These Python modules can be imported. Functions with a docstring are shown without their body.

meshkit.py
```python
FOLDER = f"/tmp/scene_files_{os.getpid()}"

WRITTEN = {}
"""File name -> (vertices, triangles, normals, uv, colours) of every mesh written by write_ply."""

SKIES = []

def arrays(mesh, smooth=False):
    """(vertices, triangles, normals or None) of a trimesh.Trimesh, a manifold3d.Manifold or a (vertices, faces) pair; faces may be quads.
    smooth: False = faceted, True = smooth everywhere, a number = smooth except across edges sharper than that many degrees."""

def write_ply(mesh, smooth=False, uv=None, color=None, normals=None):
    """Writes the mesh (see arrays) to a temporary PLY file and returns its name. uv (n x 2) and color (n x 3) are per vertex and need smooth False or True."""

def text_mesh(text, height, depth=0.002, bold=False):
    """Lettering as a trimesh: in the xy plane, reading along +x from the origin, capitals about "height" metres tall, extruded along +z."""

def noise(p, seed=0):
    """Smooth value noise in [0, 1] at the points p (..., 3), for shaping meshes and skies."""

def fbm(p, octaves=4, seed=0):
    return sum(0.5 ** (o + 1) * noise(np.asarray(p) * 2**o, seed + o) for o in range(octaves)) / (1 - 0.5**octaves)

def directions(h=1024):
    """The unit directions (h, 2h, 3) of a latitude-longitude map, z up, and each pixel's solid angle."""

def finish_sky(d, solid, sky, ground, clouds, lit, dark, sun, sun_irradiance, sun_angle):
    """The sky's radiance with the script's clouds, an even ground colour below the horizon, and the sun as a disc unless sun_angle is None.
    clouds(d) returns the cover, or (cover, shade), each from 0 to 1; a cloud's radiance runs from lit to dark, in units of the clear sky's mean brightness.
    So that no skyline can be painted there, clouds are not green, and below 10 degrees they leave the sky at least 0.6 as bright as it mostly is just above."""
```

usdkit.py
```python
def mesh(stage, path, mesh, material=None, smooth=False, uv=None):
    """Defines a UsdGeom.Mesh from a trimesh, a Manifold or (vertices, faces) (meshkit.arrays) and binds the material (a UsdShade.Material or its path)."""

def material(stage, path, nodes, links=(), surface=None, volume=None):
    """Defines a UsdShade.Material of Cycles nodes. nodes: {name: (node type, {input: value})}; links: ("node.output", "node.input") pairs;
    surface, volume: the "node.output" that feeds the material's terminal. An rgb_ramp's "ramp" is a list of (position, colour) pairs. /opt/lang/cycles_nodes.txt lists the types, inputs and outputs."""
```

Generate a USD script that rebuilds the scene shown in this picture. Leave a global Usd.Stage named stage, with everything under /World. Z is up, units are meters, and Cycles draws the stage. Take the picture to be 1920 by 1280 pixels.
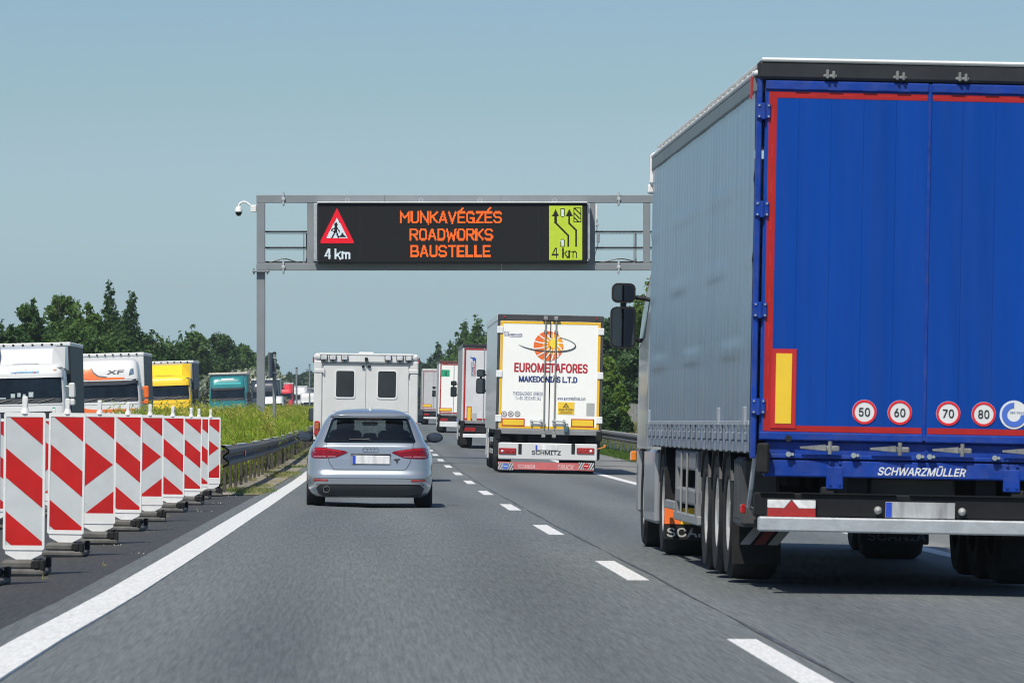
import math, random
import numpy as np, trimesh, shapely, manifold3d, usdkit, meshkit
from shapely.geometry import Polygon, LineString, Point, box as sbox
from shapely.ops import unary_union
from scipy.interpolate import PchipInterpolator
from scipy.sparse import coo_matrix
from scipy.sparse.csgraph import connected_components
from pxr import Usd, UsdGeom, UsdLux, UsdShade, Sdf, Gf, Vt

stage = Usd.Stage.CreateInMemory()
UsdGeom.SetStageUpAxis(stage, "Z")
UsdGeom.SetStageMetersPerUnit(stage, 1.0)
UsdGeom.Xform.Define(stage, "/World")
UsdGeom.Scope.Define(stage, "/World/Looks")

# ------------------------------------------------------------------ camera, sky, sun, exposure
FPX, HC, HORIZON = 10860.0, 1.37, 755.0          # focal length in photo pixels, eye height, horizon row
cam = UsdGeom.Camera.Define(stage, "/World/camera")
cam.AddTranslateOp().Set(Gf.Vec3d(0, 0, HC))
cam.AddRotateXOp().Set(90.0)
cam.CreateHorizontalApertureAttr(36.0)
cam.CreateVerticalApertureAttr(36.0 * 682 / 1024)
cam.CreateFocalLengthAttr(36.0 * FPX / 1920)
cam.CreateVerticalApertureOffsetAttr(115 / 1920 * 36.0)
cam.CreateClippingRangeAttr(Gf.Vec2f(0.5, 20000))
cam.CreateFocusDistanceAttr(95.0)
cam.CreateFStopAttr(16.0)
cam.CreateExposureAttr(0.3)

SUN_EL, SUN_AZ = math.radians(57), math.radians(24)      # sun behind the viewer, to the left
sun_dir = np.array([-math.sin(SUN_AZ) * math.cos(SUN_EL), -math.cos(SUN_AZ) * math.cos(SUN_EL), math.sin(SUN_EL)])
sun = UsdLux.DistantLight.Define(stage, "/World/sun")
sun.CreateIntensityAttr(1.15)
sun.CreateAngleAttr(0.53)
sun.CreateColorAttr(Gf.Vec3f(1.0, 0.94, 0.84))
sun.CreateNormalizeAttr(True)
_z = sun_dir; _x = np.cross([0, 0, 1.0], _z); _x /= np.linalg.norm(_x); _y = np.cross(_z, _x)
sun.AddTransformOp().Set(Gf.Matrix4d(*_x, 0, *_y, 0, *_z, 0, 0, 0, 50, 1))

sky_mat = usdkit.material(stage, "/World/Looks/sky_look", {
    "s": ("sky_texture", {"sky_type": "single_scattering", "sun_disc": False, "sun_elevation": SUN_EL,
                          "sun_rotation": math.atan2(sun_dir[0], sun_dir[1]), "altitude": 120.0,
                          "air_density": 1.0, "aerosol_density": 1.6, "ozone_density": 2.0}),
    "tc": ("texture_coordinate", {}), "sep": ("separate_xyz", {}),
    "mr": ("map_range", {"from_min": 0.0, "from_max": 0.30, "clamp": True}),
    "rp": ("rgb_ramp", {"ramp": [(0.0, (1.10, 1.47, 1.80)), (.019, (1.01, 1.36, 1.66)), (.035, (.92, 1.23, 1.52)), (.05, (.85, 1.11, 1.41)), (.065, (.78, 1.01, 1.28)), (.145, (.64, .79, .985)), (.174, (.575, .722, .865)), (.226, (.53, .66, .805)), (.5, (.47, .59, .73)), (1.0, (.46, .575, .71))]}),
    "mul": ("mix", {"mix_type": "multiply", "fac": 1.0}),
    "b": ("background_shader", {"strength": 0.12})},
    [("tc.generated", "sep.vector"), ("sep.z", "mr.value"), ("mr.result", "rp.fac"), ("s.color", "mul.color1"), ("rp.color", "mul.color2"), ("mul.color", "b.color")],
    surface="b.background")
dome = UsdLux.DomeLight.Define(stage, "/World/sky")
UsdShade.MaterialBindingAPI.Apply(dome.GetPrim()).Bind(sky_mat)

# ------------------------------------------------------------------ helpers
rng = np.random.default_rng(11)
_names = {}
def numbered(parent, name):
    k = (parent, name); n = _names.get(k, 0); _names[k] = n + 1
    return f"{parent}/{name}" if n == 0 else f"{parent}/{name}_{n:03d}"
def setd(prim, **kw):
    for k, v in kw.items():
        if v: prim.SetCustomDataByKey(k, v)
def path_of(p):
    return p if isinstance(p, str) else str((p.GetPrim() if hasattr(p, "GetPrim") else p).GetPath())
def thing(name, label, category, matrix=None, group=None, kind=None):
    x = UsdGeom.Xform.Define(stage, numbered("/World", name))
    if matrix is not None: x.AddTransformOp().Set(matrix)
    setd(x.GetPrim(), label=label, category=category, group=group, kind=kind)
    return path_of(x)
def part(parent, name, mesh, mat, smooth=False, label=None, kind=None, uv=None):
    if isinstance(mesh, (list, tuple)) and not isinstance(mesh[0], np.ndarray): mesh = cat(*mesh)
    if smooth and smooth is not True: mesh, smooth = split_edges(mesh, smooth), True
    m = usdkit.mesh(stage, numbered(path_of(parent), name), mesh, mat, smooth, uv)
    setd(m.GetPrim(), label=label, kind=kind)
    return path_of(m)
def split_edges(mesh, angle):
    """vertices doubled along edges sharper than the angle, joined elsewhere"""
    mesh = tm(mesh); v, f = np.asarray(mesh.vertices), np.asarray(mesh.faces)
    _, first, inv = np.unique(np.round(v, 6), axis=0, return_index=True, return_inverse=True); f = inv.reshape(-1)[f]; v = v[first]
    f = f[(f[:, 0] != f[:, 1]) & (f[:, 1] != f[:, 2]) & (f[:, 2] != f[:, 0])]
    n = np.cross(v[f[:, 1]] - v[f[:, 0]], v[f[:, 2]] - v[f[:, 0]]); n /= np.maximum(np.linalg.norm(n, axis=1, keepdims=True), 1e-12)
    e = np.sort(f[:, [0, 1, 1, 2, 2, 0]].reshape(-1, 2), axis=1); face = np.repeat(np.arange(len(f)), 3); k = e[:, 0].astype(np.int64) * len(v) + e[:, 1]
    o = np.argsort(k, kind="stable"); same = np.nonzero(k[o][1:] == k[o][:-1])[0]; a, b = face[o][same], face[o][same + 1]
    ok = (n[a] * n[b]).sum(1) > math.cos(math.radians(angle))
    lab = connected_components(coo_matrix((np.ones(ok.sum()), (a[ok], b[ok])), shape=(len(f), len(f))), directed=False)[1]
    key, inv = np.unique(lab[:, None].astype(np.int64) * len(v) + f, return_inverse=True)
    return trimesh.Trimesh(v[key % len(v)], inv.reshape(f.shape), process=False)
def solo(name, mesh, mat, label=None, category=None, group=None, kind=None, smooth=False):
    p = part("/World", name, mesh, mat, smooth)
    setd(stage.GetPrimAtPath(p), label=label, category=category, group=group, kind=kind)
    return p
def copy_of(src, name, matrix, label, group=None):
    x = UsdGeom.Xform.Define(stage, numbered("/World", name))
    x.GetPrim().GetReferences().AddInternalReference(src)
    x.GetPrim().SetInstanceable(True)
    x.ClearXformOpOrder(); x.AddTransformOp(opSuffix="place").Set(matrix)
    setd(x.GetPrim(), label=label, group=group)
    return path_of(x)

def tm(m):
    if isinstance(m, manifold3d.Manifold):
        q = m.to_mesh(); return trimesh.Trimesh(q.vert_properties[:, :3].copy(), q.tri_verts.copy(), process=False)
    return m
def cat(*ms):
    out = []
    for m in ms: out += [tm(k) for k in m] if isinstance(m, (list, tuple)) else [tm(m)]
    return trimesh.util.concatenate(out)
def hull(pts): return tm(manifold3d.Manifold.hull_points(np.asarray(pts, float)))
def B(x0, x1, y0, y1, z0, z1, c=0.0):
    if c <= 0: 
        b = trimesh.creation.box([x1 - x0, y1 - y0, z1 - z0]); b.apply_translation([(x0 + x1) / 2, (y0 + y1) / 2, (z0 + z1) / 2]); return b
    c = min(c, .49 * min(x1 - x0, y1 - y0, z1 - z0)); P_ = []
    for x, sx in ((x0, 1), (x1, -1)):
        for y, sy in ((y0, 1), (y1, -1)):
            for z, sz in ((z0, 1), (z1, -1)):
                P_ += [(x + sx * c, y + sy * c, z), (x + sx * c, y, z + sz * c), (x, y + sy * c, z + sz * c)]
    return hull(P_)
def cyl(p0, p1, r, n=16, r1=None):
    p0, p1 = np.asarray(p0, float), np.asarray(p1, float); t = p1 - p0; L = np.linalg.norm(t); t /= L
    a = np.cross(t, [0, 0, 1.0] if abs(t[2]) < .9 else [1.0, 0, 0]); a /= np.linalg.norm(a); b = np.cross(t, a)
    th = np.arange(n) * 2 * np.pi / n; ring = np.cos(th)[:, None] * a + np.sin(th)[:, None] * b
    r1 = r if r1 is None else r1
    v = np.vstack([p0 + ring * r, p1 + ring * r1, p0, p1]); i = np.arange(n); j = (i + 1) % n
    f = np.vstack([np.c_[i, j, n + j], np.c_[i, n + j, n + i], np.c_[j, i, np.full(n, 2 * n)], np.c_[n + i, n + j, np.full(n, 2 * n + 1)]])
    return trimesh.Trimesh(v, f, process=False)
def tube(pts, r, n=8):
    pts = np.asarray(pts, float)
    return cat([cyl(a, b, r, n) for a, b in zip(pts[:-1], pts[1:])])
def lathe(profile, c, n=32, axis="x"):
    pr = np.asarray(profile, float); th = np.arange(n) * 2 * np.pi / n; k = len(pr)
    r, hh = pr[:, 0][None], pr[:, 1][None]; C, S = np.cos(th)[:, None], np.sin(th)[:, None]
    a, b, h_ = r * C, r * S, np.broadcast_to(hh, (n, k))
    v = {"x": np.stack([h_, a, b], -1), "y": np.stack([b, h_, a], -1), "z": np.stack([a, b, h_], -1)}[axis].reshape(-1, 3) + np.asarray(c)
    i, j = np.meshgrid(np.arange(n), np.arange(k - 1), indexing="ij"); i2 = (i + 1) % n
    q = np.stack([i * k + j, i2 * k + j, i2 * k + j + 1, i * k + j + 1], -1).reshape(-1, 4)
    return trimesh.Trimesh(v, np.vstack([q[:, :3], q[:, [0, 2, 3]]]), process=False)
def geoms(s): return [g for g in getattr(s, "geoms", [s]) if g.geom_type == "Polygon" and g.area > 1e-8]
def ext(shape, depth): return cat([trimesh.creation.extrude_polygon(g, depth, engine="earcut") for g in geoms(shape)])
def xz(mesh, y=0.0):
    """xy drawing extruded along z -> stands in the xz plane, thickness towards -y (towards a viewer behind)."""
    m = tm(mesh).copy(); v = np.array(m.vertices); m.vertices = np.c_[v[:, 0], y - v[:, 2], v[:, 1]]; return m
def deco(shape, y=0.0, t=0.004): return xz(ext(shape, t), y)
def rect(x0, x1, z0, z1, r=0.0):
    return sbox(x0, z0, x1, z1) if r <= 0 else sbox(x0 + r, z0 + r, x1 - r, z1 - r).buffer(r, quad_segs=5)
_txt = {}
def text(s, x0, x1, z0, z1, y=0.0, t=0.004, bold=True, shear=0.0):
    """lettering fitted to a rectangle of the xz plane"""
    if (s, bold) not in _txt: _txt[s, bold] = meshkit.text_mesh(s, 1.0, 0.01, bold)
    m = _txt[s, bold].copy(); v = np.array(m.vertices); lo, hi = v.min(0), v.max(0); u = (v - lo) / (hi - lo)
    m.vertices = np.c_[x0 + (u[:, 0]) * (x1 - x0) + shear * (u[:, 1] - .5) * (z1 - z0), y - t * u[:, 2], z0 + u[:, 1] * (z1 - z0)]
    return m
def to3(mesh, M4):
    m = tm(mesh).copy(); m.apply_transform(M4); return m
def moved(mesh, *t):
    m = tm(mesh).copy(); m.apply_translation(t); return m

class Loft:
    """A solid stacked from rounded plan outlines: rows (z, y rear, y front, half width, roundness)."""
    def __init__(s, rows):
        a = np.array(rows, float); s.z = a[:, 0]; s.f = [PchipInterpolator(a[:, 0], a[:, k]) for k in range(1, 5)]
    def mesh(s, nz=48, nt=96):
        th = (np.arange(nt) + .5) * 2 * np.pi / nt; v = []
        zs = np.linspace(s.z[0], s.z[-1], nz)
        for z in zs:
            a, b, w, n = [f(z) for f in s.f]; L, c = (b - a) / 2, (a + b) / 2
            C, S = np.cos(th), np.sin(th); p = 2.0 / n
            v.append(np.c_[w * np.sign(C) * abs(C) ** p, c + L * np.sign(S) * abs(S) ** p, np.full(nt, z)])
        v = np.vstack(v + [[[0, np.mean([s.f[0](zs[0]), s.f[1](zs[0])]), zs[0]]], [[0, np.mean([s.f[0](zs[-1]), s.f[1](zs[-1])]), zs[-1]]]])
        i, j = np.meshgrid(np.arange(nz - 1), np.arange(nt), indexing="ij"); j2 = (j + 1) % nt
        q = np.stack([i * nt + j, i * nt + j2, (i + 1) * nt + j2, (i + 1) * nt + j], -1).reshape(-1, 4)
        k = np.arange(nt); k2 = (k + 1) % nt; o = (nz - 1) * nt
        f = np.vstack([q[:, :3], q[:, [0, 2, 3]], np.c_[k2, k, np.full(nt, nz * nt)], np.c_[o + k, o + k2, np.full(nt, nz * nt + 1)]])
        return trimesh.Trimesh(v, f, process=False)
    def solid(s, **k):
        m = s.mesh(**k); return manifold3d.Manifold(manifold3d.Mesh(np.asarray(m.vertices, np.float32), np.asarray(m.faces, np.uint32)))
    def y(s, x, z):
        a, b, w, n = [f(z) for f in s.f]; L, c = (b - a) / 2, (a + b) / 2
        return c - L * np.maximum(1 - np.minimum(abs(x) / w, 1) ** n, 0) ** (1 / n)
    def x(s, y, z):
        a, b, w, n = [f(z) for f in s.f]; L, c = (b - a) / 2, (a + b) / 2
        return w * np.maximum(1 - np.minimum(abs(y - c) / L, 1) ** n, 0) ** (1 / n)
    def patch(s, shape, off=0.006, size=0.06, deep=0.02):
        """a closed sheet that follows the end facing -y; its outline is drawn in x, z"""
        out = []
        for g in geoms(shape):
            m = trimesh.creation.extrude_polygon(g, 1.0, engine="earcut")
            v, f = trimesh.remesh.subdivide_to_size(m.vertices * [1, 1, .01], m.faces, size, max_iter=12)
            yy = s.y(v[:, 0], v[:, 1]) - np.where(v[:, 2] > .005, off, -deep)
            out.append(trimesh.Trimesh(np.c_[v[:, 0], yy, v[:, 1]], f, process=False))
        return trimesh.util.concatenate(out)
    def side(s, shape, sx, off=0.006, size=0.08, deep=0.02):
        out = []
        for g in geoms(shape):
            m = trimesh.creation.extrude_polygon(g, 1.0, engine="earcut")
            v, f = trimesh.remesh.subdivide_to_size(m.vertices * [1, 1, .01], m.faces, size, max_iter=12)
            xx = s.x(v[:, 0], v[:, 1]) + np.where(v[:, 2] > .005, off, -deep)
            out.append(trimesh.Trimesh(np.c_[sx * xx, v[:, 0], v[:, 1]], f, process=False))
        r = trimesh.util.concatenate(out)
        if sx < 0: r.invert()
        return r

# ------------------------------------------------------------------ materials
_mats = {}
def M(name, color, rough=0.5, metal=0.0, coat=0.0, var=0.10, scale=2.5, bump=0.0, bscale=40.0, spec=0.5, dirt=0.0, stretch=(1, 1, 1)):
    """plain surface with uneven tone, optional fine relief and road dirt"""
    if name in _mats: return _mats[name]
    c = np.array(color, float); d = np.array([.16, .15, .13])
    nodes = {"g": ("geometry", {}), "mp": ("mapping", {"scale": stretch}), "n": ("noise_texture", {"scale": scale, "detail": 5.0, "roughness": .6}),
             "r": ("map_range", {"from_min": .3, "from_max": .7, "clamp": True}),
             "m": ("mix", {"color1": c * (1 - var), "color2": np.minimum(c * (1 + var), .95)}),
             "p": ("principled_bsdf", {"roughness": rough, "metallic": metal, "coat_weight": coat, "coat_roughness": .06, "specular_ior_level": spec})}
    links = [("g.position", "mp.vector"), ("mp.vector", "n.vector"), ("n.fac", "r.value"), ("r.result", "m.fac")]
    out = "m.color"
    if dirt > 0:
        nodes |= {"n2": ("noise_texture", {"scale": scale * 1.7, "detail": 8.0, "roughness": .7}), "r2": ("map_range", {"from_min": .42, "from_max": .8, "to_max": dirt, "clamp": True}), "m2": ("mix", {"color2": d})}
        links += [("mp.vector", "n2.vector"), ("n2.fac", "r2.value"), ("r2.result", "m2.fac"), (out, "m2.color1")]
        out = "m2.color"
    links.append((out, "p.base_color"))
    if bump > 0:
        nodes |= {"nb": ("noise_texture", {"scale": bscale, "detail": 4.0}), "b": ("bump", {"strength": bump, "distance": .02})}
        links += [("mp.vector", "nb.vector"), ("nb.fac", "b.height"), ("b.normal", "p.normal")]
    _mats[name] = usdkit.material(stage, f"/World/Looks/{name}", nodes, links, surface="p.BSDF")
    return _mats[name]
def glow(name, color, strength):
    if name not in _mats:
        _mats[name] = usdkit.material(stage, f"/World/Looks/{name}", {"e": ("emission", {"color": color, "strength": strength})}, [], surface="e.emission")
    return _mats[name]
def pane(name, tint, refl=1.5):
    if name not in _mats:
        _mats[name] = usdkit.material(stage, f"/World/Looks/{name}", {"t": ("transparent_bsdf", {"color": tint}), "g": ("glossy_bsdf", {"color": (1, 1, 1), "roughness": .02}), "f": ("fresnel", {"IOR": refl}), "m": ("mix_closure", {})},
                                      [("f.fac", "m.fac"), ("t.BSDF", "m.closure1"), ("g.BSDF", "m.closure2")], surface="m.closure")
    return _mats[name]
def leafy(name, c0, c1, trans=0.3, rough=.55):
    if name not in _mats:
        c0, c1 = np.array(c0), np.array(c1)
        _mats[name] = usdkit.material(stage, f"/World/Looks/{name}", {
            "g": ("geometry", {}), "n": ("noise_texture", {"scale": .35, "detail": 3.0}), "r": ("map_range", {"from_min": .3, "from_max": .7, "clamp": True}),
            "a": ("math", {"math_type": "multiply_add", "value2": .5}), "h": ("math", {"math_type": "multiply", "value2": .5}),
            "m": ("mix", {"color1": c0, "color2": c1}), "p": ("principled_bsdf", {"roughness": rough, "specular_ior_level": .3}), "t": ("translucent_bsdf", {}), "mc": ("mix_closure", {"fac": trans})},
            [("g.position", "n.vector"), ("n.fac", "r.value"), ("r.result", "h.value1"), ("g.random_per_island", "a.value1"), ("h.value", "a.value3"), ("a.value", "m.fac"),
             ("m.color", "p.base_color"), ("m.color", "t.color"), ("p.BSDF", "mc.closure1"), ("t.BSDF", "mc.closure2")], surface="mc.closure")
    return _mats[name]

def weedy(name, c0, c1, trans=0.3, rough=.6):
    """soft plumes: tone drifts over metres, hardly from stalk to stalk"""
    if name not in _mats:
        _mats[name] = usdkit.material(stage, f"/World/Looks/{name}", {
            "g": ("geometry", {}), "n": ("noise_texture", {"scale": .8, "detail": 5.0, "roughness": .6}), "r": ("map_range", {"from_min": .32, "from_max": .68, "clamp": True}),
            "a": ("math", {"math_type": "multiply_add", "value2": .18}), "h": ("math", {"math_type": "multiply", "value2": .82}),
            "m": ("mix", {"color1": c0, "color2": c1}), "p": ("principled_bsdf", {"roughness": rough, "specular_ior_level": .2}), "t": ("translucent_bsdf", {}), "mc": ("mix_closure", {"fac": trans})},
            [("g.position", "n.vector"), ("n.fac", "r.value"), ("r.result", "h.value1"), ("g.random_per_island", "a.value1"), ("h.value", "a.value3"), ("a.value", "m.fac"),
             ("m.color", "p.base_color"), ("m.color", "t.color"), ("p.BSDF", "mc.closure1"), ("t.BSDF", "mc.closure2")], surface="mc.closure")
    return _mats[name]

rubber = M("rubber", (.011, .0115, .012), .8, var=.25, scale=6, dirt=.08, spec=.25)
black = M("black_plastic", (.012, .0125, .014), .45, var=.2, dirt=.04, spec=.4)
dark = M("dark_steel", (.022, .024, .026), .6, var=.25, dirt=.1, spec=.3)
chassis = M("chassis_steel", (.012, .012, .013), .7, var=.3, dirt=.08, spec=.25)
grey_steel = M("painted_grey_steel", (.185, .205, .22), .5, var=.10, scale=1.2, dirt=.12)
galv = M("galvanised_steel", (.50, .52, .53), .42, metal=.55, var=.16, scale=5, bump=.1, dirt=.22)
rim_m = M("wheel_steel", (.48, .47, .45), .42, metal=.45, var=.15, scale=6, dirt=.3)
chrome = M("bright_metal", (.62, .62, .62), .22, metal=.9, var=.05)
white_p = M("white_paint", (.57, .575, .565), .32, coat=.5, var=.03, scale=1.5, dirt=.06)
white_s = M("white_sheet", (.63, .64, .635), .4, var=.04, dirt=.06)
white_plastic = M("white_plastic", (.66, .665, .65), .5, var=.05, scale=6, dirt=.14)
red_refl = M("red_film", (.42, .014, .013), .45, var=.08, scale=4)
red_board = M("red_board_film", (.42, .010, .010), .5, var=.12, scale=4, spec=.25, dirt=.06)
yellow_refl = M("yellow_film", (.75, .50, .03), .4, var=.06)
blue_letter = M("blue_lettering", (.03, .05, .18), .4, var=.05)
red_letter = M("red_lettering", (.42, .03, .04), .4, var=.05)
black_letter = M("black_lettering", (.02, .02, .022), .4, var=.05)
plate_white = M("number_plate", (.62, .62, .62), .4, var=.28, scale=9, stretch=(1, 1, .2))
plate_blue = M("plate_band", (.02, .06, .42), .4, var=.05)
lamp_red = M("lamp_red", (.30, .008, .010), .14, coat=1.0, var=.25, scale=9)
lamp_white = M("lamp_clear", (.62, .62, .62), .14, coat=1.0, var=.25, scale=12)
lamp_amber = M("lamp_amber", (.65, .19, .02), .2, coat=.8, var=.2, scale=9)
screen = M("windscreen_dark", (.006, .011, .016), .08, var=.5, scale=2.5, spec=.28)
mirror_m = M("mirror_glass", (.12, .135, .15), .03, metal=1.0, var=.02)

# ------------------------------------------------------------------ where things stand
_h = PchipInterpolator([-400, 0, 30, 49, 85, 121, 157, 190, 240, 322, 415, 600, 1500, 9000], [1.30, 1.34, 1.37, 1.405, 1.525, 1.655, 1.72, 1.73, 1.73, 1.66, 1.56, 1.42, 1.2, 1.2])
_xc = PchipInterpolator([-400, 0, 30.7, 48.7, 66.7, 84.7, 102.7, 120.7, 138.7, 156.7, 174.7, 192.7, 222, 324, 418, 700, 1500, 9000],
                        [13.6, 2.28, 1.42, .91, .41, -.03, -.473, -.889, -1.303, -1.73, -2.155, -2.56, -3.22, -5.5, -7.65, -14.1, -32.8, -202])
_prof = PchipInterpolator([-400, -40, -18, -8, -6.5, -4.2, -2.1, 0, 7.4, 8.4, 9.6, 13, 60, 400], [-.9, -.7, -.50, -.22, .02, .075, .004, 0, -.148, -.16, .25, .75, 1.0, 1.2])
def xc(d): return _xc(d)
def gz(d, off): return HC - _h(d) + _prof(np.clip(off, -400, 400))
def P(d, off, dz=0.0): return np.array([xc(d) + off, d, gz(d, off) + dz])
def scale_at(d): return FPX / d
def Xpx(px, d): return (px - 960) * d / FPX
def Zpx(py, d): return HC + (HORIZON - py) * d / FPX
def off_px(px, d): return Xpx(px, d) - xc(d)
def frame(d, off, heading=None, pitch=None, dz=0.0, roll=None):
    """standing on the road: x to the right, y along the road, z up"""
    hd = float(_xc.derivative()(d)) if heading is None else heading
    pt = float(-_h.derivative()(d)) if pitch is None else pitch
    e = .3; cr = float((gz(d, off + e) - gz(d, off - e)) / (2 * e)) if roll is None else roll
    y = np.array([hd, 1, pt]); y /= np.linalg.norm(y)
    x = np.array([1, -hd, cr]); x -= y * (x @ y); x /= np.linalg.norm(x); z = np.cross(x, y); p = P(d, off, dz)
    return Gf.Matrix4d(*x, 0, *y, 0, *z, 0, *p, 1)
def upright(X, Y, Z, rz=0.0, s=1.0, tilt=0.0):
    m = Gf.Matrix4d().SetScale(s) * Gf.Matrix4d().SetRotate(Gf.Rotation(Gf.Vec3d(0, 1, 0), math.degrees(tilt))) * Gf.Matrix4d().SetRotate(Gf.Rotation(Gf.Vec3d(0, 0, 1), math.degrees(rz)))
    m.SetTranslateOnly(Gf.Vec3d(float(X), float(Y), float(Z))); return m
# ------------------------------------------------------------------ ground, roads, markings
def sheet(ds, offs, dz=0.0):
    """a sheet that follows the road; offs: list of offsets or of functions of the distance"""
    ds = np.asarray(ds, float); O = np.stack([np.broadcast_to(o(ds) if callable(o) else o, ds.shape) for o in offs], 1)
    D = np.broadcast_to(ds[:, None], O.shape); v = np.stack([xc(D) + O, D, gz(D, O) + dz], -1).reshape(-1, 3); n, k = O.shape
    i, j = np.meshgrid(np.arange(n - 1), np.arange(k - 1), indexing="ij"); a = i * k + j
    q = np.stack([a, a + 1, a + k + 1, a + k], -1).reshape(-1, 4)
    return trimesh.Trimesh(v, np.vstack([q[:, :3], q[:, [0, 2, 3]]]), process=False)
near_d = np.r_[np.arange(-60, 400, 4.0), np.arange(400, 1600, 20.0)]
far_d = np.r_[near_d, 1800, 2100, 2400]

def painted(ds, a, b, top=.004, low=-.01):
    """a painted line: a thin closed slab on the road"""
    ds = np.r_[ds[0], ds, ds[-1]]; n = len(ds); v = []
    for o, zt in ((a, low), (a, top), (b, top), (b, low)):
        off = o(ds); zz_ = np.full(n, zt); zz_[[0, -1]] = low; v.append(np.c_[xc(ds) + off, ds, gz(ds, off) + zz_])
    v = np.stack(v, 1).reshape(-1, 3); i, j = np.meshgrid(np.arange(n - 1), np.arange(3), indexing="ij"); q = i * 4 + j
    q = np.stack([q, q + 1, q + 5, q + 4], -1).reshape(-1, 4)
    return trimesh.Trimesh(v, np.vstack([q[:, :3], q[:, [0, 2, 3]]]), process=False)
def pave(parent, name, ds, offs, mat, dz=0.0):
    m = sheet(ds, offs, dz); v = np.array(m.vertices); part(parent, name, m, mat, True, uv=np.c_[v[:, 0] - xc(v[:, 1]), v[:, 1]])
def asphalt(name, c, grain=1.0, blotch=.12):
    g = np.array(c)
    return usdkit.material(stage, f"/World/Looks/{name}", {
        "g": ("uvmap", {"attribute": "st"}), "sx": ("separate_xyz", {}), "ab": ("math", {"math_type": "absolute"}), "pp": ("math", {"math_type": "pingpong", "value2": .9}), "wt": ("map_range", {"range_type": "smoothstep", "from_min": .25, "from_max": .85, "to_min": 1.06, "to_max": .90, "clamp": True}), "wm": ("mix", {"mix_type": "multiply", "fac": 1.0}), "m1": ("mapping", {"scale": (40, .85, 20)}), "m2": ("mapping", {"scale": (.9, .035, 1)}), "m3": ("mapping", {"scale": (70, 3, 60)}),
        "n1": ("noise_texture", {"scale": 1.0, "detail": 4.0, "roughness": .75}), "n2": ("noise_texture", {"scale": 1.0, "detail": 4.0}), "n3": ("noise_texture", {"scale": 1.0, "detail": 2.0, "roughness": .8}),
        "r1": ("map_range", {"from_min": .34, "from_max": .68, "clamp": True}), "r2": ("map_range", {"from_min": .3, "from_max": .7, "clamp": True}), "r3": ("map_range", {"from_min": .62, "from_max": .78, "to_max": .55 * grain, "clamp": True}),
        "a": ("mix", {"color1": g * (1 - .42 * grain), "color2": g * (1 + .40 * grain)}), "b": ("mix", {"color1": (1 - blotch,) * 3, "color2": (1 + blotch, 1 + blotch * .95, 1 + blotch * .8)}),
        "mu": ("mix", {"mix_type": "multiply", "fac": 1.0}), "s": ("mix", {"color2": (.30, .29, .27)}),
        "bp": ("bump", {"strength": .55, "distance": .012}), "p": ("principled_bsdf", {"roughness": .72, "specular_ior_level": .35})},
        [("g.UV", "m1.vector"), ("g.UV", "m2.vector"), ("g.UV", "m3.vector"), ("g.UV", "sx.vector"), ("sx.x", "ab.value1"), ("ab.value", "pp.value1"), ("pp.value", "wt.value"), ("mu.color", "wm.color1"), ("wt.result", "wm.color2"), ("m1.vector", "n1.vector"), ("m2.vector", "n2.vector"), ("m3.vector", "n3.vector"),
         ("n1.fac", "r1.value"), ("r1.result", "a.fac"), ("n2.fac", "r2.value"), ("r2.result", "b.fac"), ("n3.fac", "r3.value"), ("a.color", "mu.color1"), ("b.color", "mu.color2"),
         ("wm.color", "s.color1"), ("r3.result", "s.fac"), ("s.color", "p.base_color"), ("n1.fac", "bp.height"), ("bp.normal", "p.normal")], surface="p.BSDF")
asph = asphalt("asphalt_lane", (.104, .116, .117), .68, .15)
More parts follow.
